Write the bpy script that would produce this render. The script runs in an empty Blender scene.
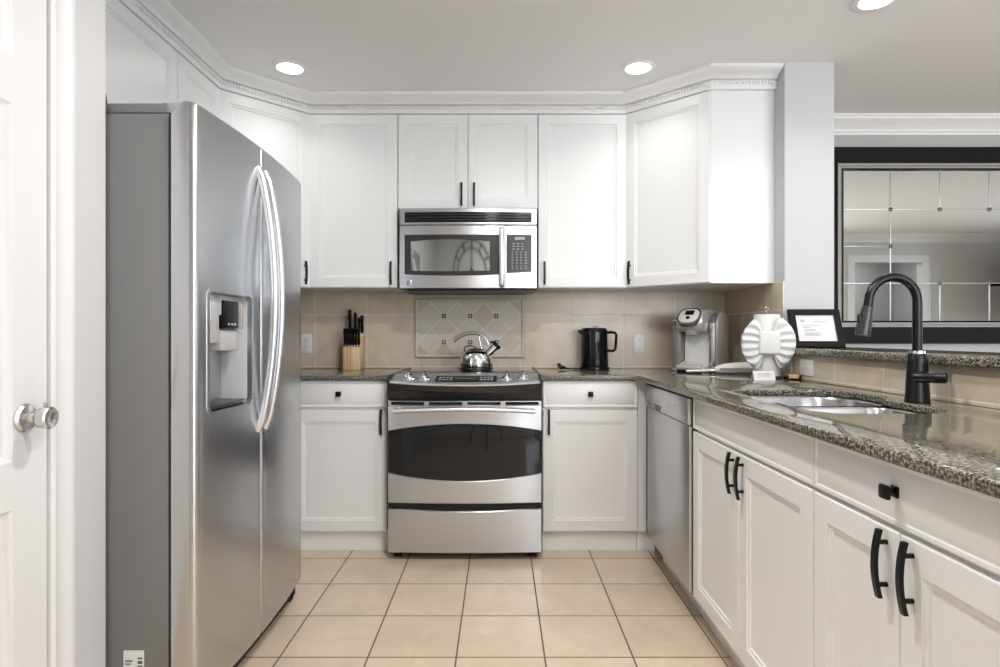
import bpy, bmesh, math, random
from mathutils import Matrix, Vector
random.seed(7)
PI = math.pi
S = bpy.context.scene
COL = S.collection
CAM_D, CAM_Z = 3.71, 1.115          # distance of the lens from the back wall, its height

# ------------------------------------------------------------------ camera
cam_data = bpy.data.cameras.new('camera')
cam = bpy.data.objects.new('camera', cam_data); COL.objects.link(cam)
cam.location = (0, -CAM_D, CAM_Z); cam.rotation_euler = (PI/2, 0, 0)
cam_data.sensor_width = 36; cam_data.lens = 36*600/1000
cam_data.shift_y = 0.0012
cam_data.clip_start = 0.02
S.camera = cam

# ------------------------------------------------------------------ world, daylight, exposure
W = bpy.data.worlds.new('daylight'); S.world = W; W.use_nodes = True
bg = W.node_tree.nodes['Background']
bg.inputs[0].default_value = (0.88, 0.94, 1.0, 1); bg.inputs[1].default_value = 4.7
S.view_settings.view_transform = 'Standard'; S.view_settings.look = 'None'
S.view_settings.gamma = 1; S.view_settings.use_curve_mapping = False
S.view_settings.exposure = 0.60
S.cycles.max_bounces = 12; S.cycles.diffuse_bounces = 7; S.cycles.glossy_bounces = 6
S.cycles.use_denoising = True
S.cycles.sample_clamp_indirect = 6
S.cycles.caustics_reflective = False; S.cycles.caustics_refractive = False

LAMP_POWER = 2.6
def portal(name, loc, rot, sx, sy):
    l = bpy.data.lights.new(name, 'AREA'); l.shape = 'RECTANGLE'; l.size = sx; l.size_y = sy
    l.cycles.is_portal = True
    o = bpy.data.objects.new(name, l); COL.objects.link(o); o.location = loc; o.rotation_euler = rot
# daylight openings: one added unseen behind the camera, one in the far right wall
portal('window_portal', (2.25, -4.36, 1.19), (PI/2, 0, 0), 3.1, 2.22)       # faces +y
portal('window_portal', (6.95, -2.1, 1.55), (0, PI/2, 0), 1.3, 1.4)        # faces -x

# ------------------------------------------------------------------ materials
def new_mat(name):
    m = bpy.data.materials.new(name); m.use_nodes = True
    return m, m.node_tree, m.node_tree.nodes['Principled BSDF']
def simple(name, col, rough=0.5, metal=0.0, spec=0.5, bump=0.0, bscale=200, coat=0.0):
    m, nt, p = new_mat(name)
    p.inputs['Base Color'].default_value = (*col, 1); p.inputs['Roughness'].default_value = rough
    p.inputs['Metallic'].default_value = metal; p.inputs['Specular IOR Level'].default_value = spec
    p.inputs['Coat Weight'].default_value = coat; p.inputs['Coat Roughness'].default_value = 0.08
    n = nt.nodes.new('ShaderNodeTexNoise'); n.inputs['Scale'].default_value = bscale; n.inputs['Detail'].default_value = 4
    tc = nt.nodes.new('ShaderNodeTexCoord'); nt.links.new(tc.outputs['Object'], n.inputs['Vector'])
    b = nt.nodes.new('ShaderNodeBump'); b.inputs['Strength'].default_value = bump; b.inputs['Distance'].default_value = 0.002
    nt.links.new(n.outputs['Fac'], b.inputs['Height']); nt.links.new(b.outputs['Normal'], p.inputs['Normal'])
    return m
def steel(name, col, rough, aniso=0.0, rot=0.25, streak=0.06):
    m, nt, p = new_mat(name)
    p.inputs['Metallic'].default_value = 1
    p.inputs['Roughness'].default_value = rough
    p.inputs['Anisotropic'].default_value = aniso; p.inputs['Anisotropic Rotation'].default_value = rot
    if aniso:
        t = nt.nodes.new('ShaderNodeTangent'); t.direction_type = 'RADIAL'; t.axis = 'Z'
        nt.links.new(t.outputs[0], p.inputs['Tangent'])
    tc = nt.nodes.new('ShaderNodeTexCoord'); mp = nt.nodes.new('ShaderNodeMapping')
    mp.inputs['Scale'].default_value = (2, 2, 900)
    n = nt.nodes.new('ShaderNodeTexNoise'); n.inputs['Scale'].default_value = 1; n.inputs['Detail'].default_value = 2
    nt.links.new(tc.outputs['Object'], mp.inputs[0]); nt.links.new(mp.outputs[0], n.inputs['Vector'])
    r = nt.nodes.new('ShaderNodeMapRange'); r.inputs[3].default_value = 1-streak; r.inputs[4].default_value = 1+streak
    nt.links.new(n.outputs['Fac'], r.inputs[0])
    v = nt.nodes.new('ShaderNodeVectorMath'); v.operation = 'SCALE'; v.inputs[0].default_value = col
    nt.links.new(r.outputs[0], v.inputs['Scale']); nt.links.new(v.outputs[0], p.inputs['Base Color'])
    return m
def emit(name, col, strength):
    m, nt, p = new_mat(name)
    p.inputs['Base Color'].default_value = (*col, 1)
    p.inputs['Emission Color'].default_value = (*col, 1); p.inputs['Emission Strength'].default_value = strength
    return m
def tile_mat(name, axes, origin, size, c1, c2, mortar, mcol, rough, msmooth=0.0, bump=0.3, vein=0.5):
    m, nt, p = new_mat(name)
    g = nt.nodes.new('ShaderNodeNewGeometry'); sx = nt.nodes.new('ShaderNodeSeparateXYZ'); cx = nt.nodes.new('ShaderNodeCombineXYZ')
    nt.links.new(g.outputs['Position'], sx.inputs[0])
    for k, a in enumerate(axes):
        s = nt.nodes.new('ShaderNodeMath'); s.operation = 'SUBTRACT'; s.inputs[1].default_value = origin[k] - 40*size[k]
        nt.links.new(sx.outputs['XYZ'.index(a)], s.inputs[0]); nt.links.new(s.outputs[0], cx.inputs[k])
    b = nt.nodes.new('ShaderNodeTexBrick'); b.offset = 0; b.squash = 1
    b.inputs['Scale'].default_value = 1; b.inputs['Brick Width'].default_value = size[0]; b.inputs['Row Height'].default_value = size[1]
    b.inputs['Mortar Size'].default_value = mortar; b.inputs['Mortar Smooth'].default_value = msmooth; b.inputs['Bias'].default_value = 0
    b.inputs['Color1'].default_value = (*c1, 1); b.inputs['Color2'].default_value = (*c2, 1); b.inputs['Mortar'].default_value = (*mcol, 1)
    nt.links.new(cx.outputs[0], b.inputs['Vector'])
    n = nt.nodes.new('ShaderNodeTexNoise'); n.inputs['Scale'].default_value = 5; n.inputs['Detail'].default_value = 8; n.inputs['Roughness'].default_value = .65
    n.inputs['Distortion'].default_value = .6
    nt.links.new(g.outputs['Position'], n.inputs['Vector'])
    r = nt.nodes.new('ShaderNodeMapRange'); r.inputs[1].default_value = .3; r.inputs[2].default_value = .7
    r.inputs[3].default_value = 1-.16*vein; r.inputs[4].default_value = 1+.16*vein
    nt.links.new(n.outputs['Fac'], r.inputs[0])
    v = nt.nodes.new('ShaderNodeVectorMath'); v.operation = 'SCALE'
    nt.links.new(b.outputs['Color'], v.inputs[0]); nt.links.new(r.outputs[0], v.inputs['Scale'])
    nt.links.new(v.outputs[0], p.inputs['Base Color'])
    rr = nt.nodes.new('ShaderNodeMapRange'); rr.inputs[3].default_value = rough; rr.inputs[4].default_value = .8
    nt.links.new(b.outputs['Fac'], rr.inputs[0]); nt.links.new(rr.outputs[0], p.inputs['Roughness'])
    bp = nt.nodes.new('ShaderNodeBump'); bp.invert = True; bp.inputs['Strength'].default_value = bump; bp.inputs['Distance'].default_value = .002
    nt.links.new(b.outputs['Fac'], bp.inputs['Height']); nt.links.new(bp.outputs['Normal'], p.inputs['Normal'])
    return m
def granite_mat(name, shift=0.0):
    m, nt, p = new_mat(name)
    g = nt.nodes.new('ShaderNodeNewGeometry')
    def noise(scale, detail, off):
        mp = nt.nodes.new('ShaderNodeMapping'); mp.inputs['Location'].default_value = (off, off*2, off*3)
        nt.links.new(g.outputs['Position'], mp.inputs[0])
        n = nt.nodes.new('ShaderNodeTexNoise'); n.inputs['Scale'].default_value = scale; n.inputs['Detail'].default_value = detail
        n.inputs['Roughness'].default_value = .6
        nt.links.new(mp.outputs[0], n.inputs['Vector']); return n
    n1 = noise(150, 5, 0); n2 = noise(270, 3, 5); n3 = noise(12, 3, 9)
    r1 = nt.nodes.new('ShaderNodeValToRGB'); e = r1.color_ramp.elements
    e[0].position = .39; e[0].color = (.022, .022, .020, 1); e[1].position = .62; e[1].color = (.35+shift, .33+shift, .275+shift*.8, 1)
    x = r1.color_ramp.elements.new(.46); x.color = (.072, .068, .055, 1)
    x = r1.color_ramp.elements.new(.53); x.color = (.19+shift*.8, .172+shift*.6, .125+shift*.3, 1)
    nt.links.new(n1.outputs['Fac'], r1.inputs[0])
    r2 = nt.nodes.new('ShaderNodeValToRGB'); r2.color_ramp.elements[0].position = .36; r2.color_ramp.elements[1].position = .46
    r2.color_ramp.elements[0].color = (.12, .12, .12, 1); r2.color_ramp.elements[1].color = (1, 1, 1, 1)
    nt.links.new(n2.outputs['Fac'], r2.inputs[0])
    mx = nt.nodes.new('ShaderNodeMix'); mx.data_type = 'RGBA'; mx.blend_type = 'MULTIPLY'; mx.inputs[0].default_value = .9
    nt.links.new(r1.outputs[0], mx.inputs[6]); nt.links.new(r2.outputs[0], mx.inputs[7])
    rr = nt.nodes.new('ShaderNodeMapRange'); rr.inputs[3].default_value = .75; rr.inputs[4].default_value = 1.25
    nt.links.new(n3.outputs['Fac'], rr.inputs[0])
    v = nt.nodes.new('ShaderNodeVectorMath'); v.operation = 'SCALE'
    nt.links.new(mx.outputs[2], v.inputs[0]); nt.links.new(rr.outputs[0], v.inputs['Scale'])
    nt.links.new(v.outputs[0], p.inputs['Base Color'])
    p.inputs['Roughness'].default_value = .07; p.inputs['Specular IOR Level'].default_value = .55
    return m

M = {}
M['cab'] = simple('white_cabinet_paint', (.805, .81, .815), .32, bump=.02)
M['wall'] = simple('grey_wall_paint', (.54, .54, .55), .7, bump=.35, bscale=70)
M['wall_living'] = simple('greige_wall_paint', (.44, .435, .43), .75, bump=.1, bscale=70)
M['ceiling'] = simple('ceiling_paint', (.80, .80, .80), .85, bump=.15, bscale=60)
M['trim'] = simple('white_trim_paint', (.80, .80, .80), .35)
M['door'] = simple('white_door_paint', (.66, .66, .67), .4, bump=.03)
M['floor'] = tile_mat('beige_floor_tile', 'XY', (-.149-.002, -1.023-.002), (.3055, .3055), (.61, .495, .375), (.655, .535, .41), .0029, (.12, .09, .065), .22, vein=.55)
M['splash'] = tile_mat('beige_wall_tile', 'XZ', (.129, 1.237), (.317, .317), (.58, .485, .38), (.66, .56, .445), .0025, (.74, .69, .62), .25, vein=.8)
M['splash_side'] = tile_mat('beige_wall_tile_side', 'YZ', (.362, 1.237), (.317, .317), (.58, .485, .38), (.66, .56, .445), .0025, (.74, .69, .62), .25, vein=.8)
M['granite'] = granite_mat('speckled_granite')
M['granite_bar'] = granite_mat('speckled_granite_tan', .08)
M['steel'] = steel('brushed_steel', (.57, .58, .60), .30, .75, .25, .05)
M['steel_panel'] = steel('satin_panel_steel', (.66, .67, .68), .42, 0, 0, .05)
M['steel_fridge'] = steel('brushed_steel_fridge', (.55, .56, .58), .27, .6, .25, .05)
M['steel_bowl'] = steel('satin_steel_bowl', (.43, .43, .44), .2, 0, 0, .02)
M['grey_side'] = simple('grey_metal_side', (.20, .20, .20), .45, .3, bump=.1, bscale=400)
M['chrome'] = simple('polished_chrome', (.75, .75, .76), .08, 1)
M['satin'] = simple('satin_nickel', (.62, .61, .60), .24, 1)
M['handle_steel'] = simple('satin_handle_metal', (.74, .745, .76), .36, 1)
M['black'] = simple('matte_black_metal', (.004, .004, .005), .30, 0, .3)
M['black_plastic'] = simple('black_plastic', (.005, .005, .006), .12, 0, .4)
M['charcoal'] = simple('charcoal_enamel', (.020, .020, .022), .28)
M['black_frame'] = simple('black_mirror_border', (.005, .005, .006), .5, 0, .2)
M['glass_black'] = simple('black_oven_glass', (.036, .038, .042), .04, .9)
M['glass_grey'] = simple('grey_microwave_glass', (.40, .41, .41), .05, .9)
M['display'] = simple('dark_display', (.006, .007, .007), .3, 0, .15)
M['mark'] = simple('pale_print', (.55, .55, .55), .5)
M['greenmark'] = simple('dim_green_digits', (.07, .09, .02), .4)
M['dark_mark'] = simple('dark_print', (.10, .10, .11), .5)
M['mid_mark'] = simple('grey_print', (.42, .43, .45), .5)
M['plastic'] = simple('white_plastic', (.78, .78, .77), .3)
M['plastic_grey'] = simple('light_grey_plastic', (.38, .38, .39), .35)
M['champagne'] = simple('champagne_plastic', (.60, .575, .56), .28, .3)
M['bronze'] = simple('bronze_rim', (.20, .165, .15), .25, .5)
M['tank'] = simple('smoky_tank', (.25, .22, .20), .1, 0, .8)
M['wood'] = None
def wood():
    m, nt, p = new_mat('pale_wood')
    tc = nt.nodes.new('ShaderNodeTexCoord'); mp = nt.nodes.new('ShaderNodeMapping'); mp.inputs['Scale'].default_value = (60, 20, 3)
    n = nt.nodes.new('ShaderNodeTexNoise'); n.inputs['Scale'].default_value = 1.0; n.inputs['Detail'].default_value = 4
    r = nt.nodes.new('ShaderNodeValToRGB'); r.color_ramp.elements[0].color = (.55, .34, .17, 1); r.color_ramp.elements[1].color = (.78, .58, .36, 1)
    r.color_ramp.elements[0].position = .35; r.color_ramp.elements[1].position = .6
    nt.links.new(tc.outputs['Object'], mp.inputs[0]); nt.links.new(mp.outputs[0], n.inputs['Vector'])
    nt.links.new(n.outputs['Fac'], r.inputs[0]); nt.links.new(r.outputs[0], p.inputs['Base Color']); p.inputs['Roughness'].default_value = .45
    return m
M['wood'] = wood()
M['paper'] = simple('white_paper', (.70, .70, .70), .9, bump=.2, bscale=300)
M['cloth'] = simple('white_cloth', (.74, .74, .74), .9, bump=.3, bscale=500)
M['mirror'] = simple('mirror_glass', (.82, .85, .86), .012, 1)
M['silver'] = simple('aged_silver_frame', (.40, .39, .37), .35, .8, bump=.5, bscale=250)
M['pewter'] = simple('dark_pewter', (.16, .155, .15), .35, .7)
M['strip'] = simple('silver_strip', (.62, .63, .64), .35, .8)
M['stone_light'] = simple('pale_travertine', (.62, .565, .49), .5, bump=.5, bscale=60)
M['stone_mid'] = simple('mid_travertine', (.50, .44, .37), .5, bump=.5, bscale=60)
M['stone_warm'] = simple('warm_travertine', (.58, .49, .385), .5, bump=.5, bscale=60)
M['stone_grout'] = simple('tile_grout', (.72, .68, .60), .8)
M['bead_bronze'] = simple('bronze_insert', (.10, .06, .04), .3, .4)
M['lens'] = emit('lit_lamp_lens', (1, .97, .92), 9)
M['rubber'] = simple('dark_rubber', (.02, .02, .02), .8)
M['dark_room'] = simple('grey_room_paint', (.40, .41, .42), .8)

# ------------------------------------------------------------------ mesh helpers
class MB:
    def __init__(s): s.bm = bmesh.new()
    def add(s, verts, faces, smooth=False):
        vs = [s.bm.verts.new(v) for v in verts]
        for f in faces:
            try:
                fc = s.bm.faces.new([vs[i] for i in f]); fc.smooth = smooth
            except ValueError: pass
        return vs
    def box(s, x0, x1, y0, y1, z0, z1, bev=0.0, seg=2):
        b = bmesh.new(); bmesh.ops.create_cube(b, size=1)
        bmesh.ops.scale(b, vec=(x1-x0, y1-y0, z1-z0), verts=b.verts)
        bmesh.ops.translate(b, vec=((x0+x1)/2, (y0+y1)/2, (z0+z1)/2), verts=b.verts)
        if bev: bmesh.ops.bevel(b, geom=b.edges[:], offset=bev, segments=seg, profile=.5, affect='EDGES', clamp_overlap=True)
        s.merge(b); return s
    def merge(s, b, mat=None, smooth=None):
        b.verts.index_update(); vs = []
        for v in b.verts: vs.append(s.bm.verts.new(mat @ v.co if mat else v.co))
        for f in b.faces:
            nf = s.bm.faces.new([vs[v.index] for v in f.verts]); nf.smooth = f.smooth if smooth is None else smooth
        b.free()
    def prism(s, poly, z0, z1, axis='z', smooth=False, bev=0.0):
        """poly of 2D points extruded; axis z: (x,y)->z, axis y: (x,z) along y, axis x: (y,z) along x"""
        b = bmesh.new()
        def P(p, t):
            return {'z': (p[0], p[1], t), 'y': (p[0], t, p[1]), 'x': (t, p[0], p[1])}[axis]
        n = len(poly)
        a = [b.verts.new(P(p, z0)) for p in poly]; c = [b.verts.new(P(p, z1)) for p in poly]
        b.faces.new(a); b.faces.new(c[::-1])
        for i in range(n):
            f = b.faces.new([a[i], c[i], c[(i+1) % n], a[(i+1) % n]]); f.smooth = smooth
        bmesh.ops.recalc_face_normals(b, faces=b.faces[:])
        if bev: bmesh.ops.bevel(b, geom=b.edges[:], offset=bev, segments=2, profile=.5, affect='EDGES', clamp_overlap=True)
        s.merge(b); return s
    def loops(s, rings, cap0=True, cap1=True, smooth=False, closed=True):
        """stitch rings of equal length"""
        vs = [[s.bm.verts.new(p) for p in r] for r in rings]; n = len(rings[0])
        for a, b in zip(vs, vs[1:]):
            for i in range(n if closed else n-1):
                j = (i+1) % n
                f = s.bm.faces.new([a[i], a[j], b[j], b[i]]); f.smooth = smooth
        if cap0: s.bm.faces.new(vs[0][::-1])
        if cap1: s.bm.faces.new(vs[-1])
        return s
    def tube(s, pts, r, n=12, flat=None, caps=True):
        """round tube through pts (radius r or list); flat=(a,b) gives an elliptical section"""
        pts = [Vector(p) for p in pts]; rs = r if isinstance(r, (list, tuple)) else [r]*len(pts)
        rings = []; up = None
        for i, p in enumerate(pts):
            t = (pts[min(i+1, len(pts)-1)] - pts[max(i-1, 0)]).normalized()
            if up is None:
                up = Vector((0, 0, 1)) if abs(t.z) < .9 else Vector((0, 1, 0))
            u = (up - t*up.dot(t)).normalized(); w = t.cross(u); up = u
            fa, fb = flat if flat else (1, 1)
            rings.append([p + (u*math.cos(2*PI*k/n)*fa + w*math.sin(2*PI*k/n)*fb)*rs[i] for k in range(n)])
        return s.loops(rings, caps, caps, True)
    def lathe(s, prof, c=(0, 0, 0), n=32, axis='z', cap=True):
        rings = []
        for r, z in prof:
            ring = []
            for k in range(n):
                a = 2*PI*k/n; x, y = r*math.cos(a), r*math.sin(a)
                p = {'z': (x, y, z), 'y': (x, z, y), 'x': (z, x, y)}[axis]
                ring.append((p[0]+c[0], p[1]+c[1], p[2]+c[2]))
            rings.append(ring)
        return s.loops(rings, cap, cap, True)
    def xform(s, m): bmesh.ops.transform(s.bm, matrix=m, verts=s.bm.verts[:]); return s
    def build(s, name, mat, parent=None, world=False, sharp=35):
        bmesh.ops.recalc_face_normals(s.bm, faces=s.bm.faces[:])
        me = bpy.data.meshes.new(name); s.bm.to_mesh(me); s.bm.free()
        me.materials.append(M[mat] if isinstance(mat, str) else mat)
        try: me.set_sharp_from_angle(angle=math.radians(sharp))
        except Exception: pass
        o = bpy.data.objects.new(name, me); COL.objects.link(o)
        if parent is not None:
            o.parent = parent
            if world:
                o.matrix_parent_inverse = mat_of(parent).inverted()
        return o
def mat_of(o):
    m = Matrix.LocRotScale(o.location, o.rotation_euler, o.scale)
    return (mat_of(o.parent) @ o.matrix_parent_inverse @ m) if o.parent else m
def tag(o, label, cat, group=None, kind=None):
    o['label'] = label; o['category'] = cat
    if group: o['group'] = group
    if kind: o['kind'] = kind
    return o
def thing(name, label, cat, loc=(0, 0, 0), rz=0, group=None):
    o = bpy.data.objects.new(name, None); COL.objects.link(o)
    o.location = loc; o.rotation_euler = (0, 0, rz); o.empty_display_size = .05
    return tag(o, label, cat, group)
def struct(o, label, cat):
    return tag(o, label, cat, kind='structure')
def rrect(x0, x1, y0, y1, r, n=5):
    pts = []
    for cx, cy, a0 in ((x1-r, y1-r, 0), (x0+r, y1-r, PI/2), (x0+r, y0+r, PI), (x1-r, y0+r, 1.5*PI)):
        for k in range(n+1):
            a = a0 + PI/2*k/n; pts.append((cx+r*math.cos(a), cy+r*math.sin(a)))
    return pts
def sweep(path, prof, mb=None, cap=True):
    """profile (out, z) swept along a plan path, outward on the right hand side, mitred"""
    mb = mb or MB(); P = [Vector(p) for p in path]; rings = []
    for i, p in enumerate(P):
        d0 = (P[i]-P[i-1]).normalized() if i > 0 else None
        d1 = (P[i+1]-P[i]).normalized() if i < len(P)-1 else None
        d0 = d0 or d1; d1 = d1 or d0
        n0 = Vector((d0.y, -d0.x)); n1 = Vector((d1.y, -d1.x)); m = (n0+n1).normalized(); k = 1/max(.2, m.dot(n0))
        rings.append([(p.x+m.x*k*o, p.y+m.y*k*o, z) for o, z in prof])
    return mb.loops(rings, cap, cap)
def panel_loops(mb, x0, x1, z0, z1, loops, yb=0.0):
    rings = [[(x0+i, yb+y, z0+i), (x1-i, yb+y, z0+i), (x1-i, yb+y, z1-i), (x0+i, yb+y, z1-i)] for i, y in loops]
    return mb.loops(rings)
T = .020
DOOR_LOOPS = [(0, 0), (0, -T+.003), (.003, -T), (.056, -T), (.059, -T+.004), (.067, -T+.0045), (.070, -T+.009), (.076, -T+.0095)]
SLAB_LOOPS = [(0, 0), (0, -T+.003), (.003, -T), (.010, -T), (.013, -T+.0025), (.016, -T+.0025), (.019, -T+.0005)]
def cab_door(parent, x0, x1, z0, z1, name='door'):
    g = .0015
    return panel_loops(MB(), x0+g, x1-g, z0+g, z1-g, DOOR_LOOPS).build(name, 'cab', parent)
def cab_drawer(parent, x0, x1, z0, z1, name='drawer'):
    g = .0015
    return panel_loops(MB(), x0+g, x1-g, z0+g, z1-g, SLAB_LOOPS).build(name, 'cab', parent)
def bar_pull(parent, x, zc, L=.13):
    mb = MB(); h = L/2; pts = []
    for k in range(13):
        t = -1+2*k/12; pts.append((x, -T-.024+.009*t*t, zc+t*h))
    rings = []
    for p in pts:
        w, d = .0055, .0042
        rings.append([(p[0]-w, p[1]-d, p[2]), (p[0]+w, p[1]-d, p[2]), (p[0]+w, p[1]+d, p[2]), (p[0]-w, p[1]+d, p[2])])
    mb.loops(rings)
    for s in (-1, 1):
        mb.tube([(x, -T+.001, zc+s*h*.62), (x, -T-.021, zc+s*h*.62)], .0048, 10)
    return mb.build('handle', 'black', parent)
def sq_knob(parent, x, z):
    mb = MB(); mb.tube([(x, -T+.001, z), (x, -T-.022, z)], .006, 12)
    mb.box(x-.011, x+.011, -T-.003, -T+.001, z-.011, z+.011, .002)
    mb.box(x-.0135, x+.0135, -T-.025, -T-.015, z-.0135, z+.0135, .004)
    return mb.build('knob', 'black', parent)

# ------------------------------------------------------------------ the room
CEIL = 2.45; XL, XR = -1.74, 1.395; XS = 1.637; YS = -.77; XF, YB = 6.9, -4.31; XD = -1.10
COUNTER = .908; LEDGE = 1.054
struct(MB().box(XL-.1, XF+.1, YB-1.6, .1, -.06, 0).build('floor', 'floor'), 'beige square ceramic tile floor with dark grout', 'floor')
struct(MB().box(XL-.1, XF+.1, YB-1.6, .1, CEIL, CEIL+.06).build('ceiling', 'ceiling'), 'flat light grey painted ceiling', 'ceiling')
struct(MB().box(XL-.1, XF+.1, 0, .1, 0, CEIL).build('wall_back', 'wall_living'), 'back wall of kitchen and living room', 'wall')
struct(MB().box(XL-.1, XL, -2.15, 0, 0, CEIL).build('wall_left', 'wall'), 'left kitchen wall behind the refrigerator', 'wall')
# the wall with the panel door: its end makes the fridge alcove
yj0, yj1 = -CAM_D+.676, -CAM_D+1.456         # door opening
lw = MB()
lw.box(XL, XD, -2.15, -CAM_D+1.673, 0, CEIL)
lw.box(XD-.11, XD, yj1, -2.15, 0, CEIL); lw.box(XD-.11, XD, YB, yj0, 0, CEIL); lw.box(XD-.11, XD, yj0, yj1, 2.04, CEIL)
struct(lw.build('wall_door', 'wall'), 'light grey textured wall between the panel door and the refrigerator', 'wall')
struct(MB().box(XR, XS, YS, 0, 0, CEIL).build('wall_right', 'wall'), 'short full-height wall ending the kitchen on the right', 'wall')
struct(MB().box(XR, XS-.03, -3.62, YS-.0005, 0, LEDGE-.0345).build('wall_bar', 'wall_living'), 'half-height wall carrying the raised bar ledge', 'wall')
rw = MB()   # rear wall with doorway and an added daylight opening
dx0, dx1, wx0, wx1 = 4.72, 5.62, .70, 3.8
rw.box(XD-.11, wx0, YB-.1, YB, 0, CEIL); rw.box(wx1, dx0, YB-.1, YB, 0, CEIL); rw.box(dx1, XF+.1, YB-.1, YB, 0, CEIL)
rw.box(wx0, wx1, YB-.1, YB, 0, .08); rw.box(wx0, wx1, YB-.1, YB, 2.3, CEIL); rw.box(dx0, dx1, YB-.1, YB, 2.08, CEIL)
M['wall_rear'] = simple('pale_grey_wall_paint', (.66, .66, .65), .75)
struct(rw.build('wall_rear', 'wall_rear'), 'living room wall behind the camera, seen in the mirror', 'wall')
fr = MB()
fr.box(XF, XF+.1, YB, -2.8, 0, CEIL); fr.box(XF, XF+.1, -1.4, 0, 0, CEIL); fr.box(XF, XF+.1, -2.8, -1.4, 2.2, CEIL); fr.box(XF, XF+.1, -2.8, -1.4, 0, .9)
struct(fr.build('wall_far', 'wall_living'), 'far right living room wall with a window', 'wall')
# dim hall beyond the reflected doorway
hl = MB(); hl.box(4.2, 6.2, YB-1.5, YB-1.45, 0, CEIL); hl.box(4.15, 4.2, YB-1.5, YB-.1, 0, CEIL); hl.box(6.2, 6.25, YB-1.5, YB-.1, 0, CEIL)
struct(hl.build('wall_hall', 'dark_room'), 'grey hall beyond the doorway in the mirror', 'wall')
def casing(x0, x1, z1, y, d, w=.09):
    mb = MB(); mb.box(x0-w, x0, y, y+d, 0, z1+w); mb.box(x1, x1+w, y, y+d, 0, z1+w); mb.box(x0, x1, y, y+d, z1, z1+w)
    mb.box(x0-w-.006, x0-w+.02, y, y+d+.008, 0, z1+w); mb.box(x1+w-.02, x1+w+.006, y, y+d+.008, 0, z1+w); mb.box(x0-w, x1+w, y, y+d+.008, z1+w-.02, z1+w+.006)
    return mb
struct(casing(dx0, dx1, 2.08, YB, .015).build('trim_1', 'trim'), 'white casing of the doorway seen in the mirror', 'trim')
def window(n, f, label):
    mb = MB(); f(mb); o = mb.build('window_%d' % n, 'trim'); struct(o, label, 'window'); return o
def w1(mb):
    mb.box(wx0-.08, wx0, YB, YB+.015, 0, 2.38); mb.box(wx1, wx1+.08, YB, YB+.015, 0, 2.38)
    mb.box(wx0, wx1, YB, YB+.015, 2.3, 2.38); mb.box(wx0, wx1, YB, YB+.03, .0, .08)
    for x in (wx0+.02, (wx0+wx1)/2, wx1-.02): mb.box(x-.02, x+.02, YB-.07, YB-.03, .08, 2.3)
window(1, w1, 'added unseen wide glass door behind the camera, letting daylight onto the kitchen fronts')  # opening added out of view for frontal daylight on the cabinets
def w2(mb):
    for y in (-2.78, -2.1, -1.42): mb.box(XF+.03, XF+.07, y-.025, y+.025, .9, 2.2)
    mb.box(XF+.03, XF+.07, -2.8, -1.4, .9, .96); mb.box(XF+.03, XF+.07, -2.8, -1.4, 2.14, 2.2)
window(2, w2, 'white framed window in the far right wall')

# crown over the kitchen cabinets
CRP = [(-1.43, -2.04), (-1.43, -.68), (-1.075, -.322), (.715, -.322), (1.075, -.66), (XR-.002, -.66)]
crown = [(-.02, 2.355), (.026, 2.355), (.028, 2.362), (.026, 2.372), (.030, 2.376), (.030, 2.392), (.020, 2.394), (.020, 2.399), (.042, 2.401), (.044, 2.405),
         (.052, 2.412), (.066, 2.419), (.084, 2.424), (.098, 2.430), (.104, 2.436), (.104, 2.449), (-.02, 2.449)]
cr = sweep(CRP, crown).build('trim_2', 'trim')
struct(cr, 'white stepped crown molding with dentils above the kitchen cabinets', 'trim')
dm = MB()
Pth = [Vector(p) for p in CRP]
for a, b in zip(Pth, Pth[1:]):
    d = (b-a); L = d.length; d = d/L; n = Vector((d.y, -d.x)); k = 0; t = .008
    while t < L-.006:
        c = a + d*t + n*.034
        h = .0045
        q = [(c + d*sx*h + n*sy*.006) for sx, sy in ((-1, -1), (1, -1), (1, 1), (-1, 1))]
        dm.prism([(v.x, v.y) for v in q], 2.378, 2.391); t += .016
dm.build('dentil_strip', 'trim', cr)
lcrown = [(0, 2.345), (.012, 2.345), (.014, 2.36), (.022, 2.364), (.024, 2.378), (.05, 2.402), (.07, 2.412), (.085, 2.424), (.087, 2.436), (.094, 2.438), (.094, 2.449), (0, 2.449)]
struct(sweep([(XS+.001, -.001), (XF-.001, -.001), (XF-.001, YB+.001), (XS, YB+.001)], lcrown).build('trim_3', 'trim'), 'white crown molding around the living room ceiling', 'trim')
base = [(0, 0), (.014, 0), (.014, .085), (.009, .098), (0, .10)]
struct(sweep([(XS+.001, -.001), (XF-.001, -.001)], base).build('baseboard_back', 'trim'), 'white baseboard on the living room back wall', 'baseboard')
struct(sweep([(wx0-.085, YB+.001), (XD, YB+.001)], base).build('baseboard_rear', 'trim'), 'white baseboard on the rear wall', 'baseboard')

# panel door on the left wall
DL = thing('door_1', 'white six-panel door at the left edge with satin knob', 'door', (XD, (yj0+yj1)/2, 0), PI/2)
DL['kind'] = 'structure'
w = yj1-yj0; hw = w/2
sl = MB()
st, tz = .115, 2.03
xs = [-hw+.003, -hw+st, -.05, .05, hw-.104, hw-.003]; zs = [.01, .24, .72, .828, 1.637, 1.74, 1.93, tz]
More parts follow.
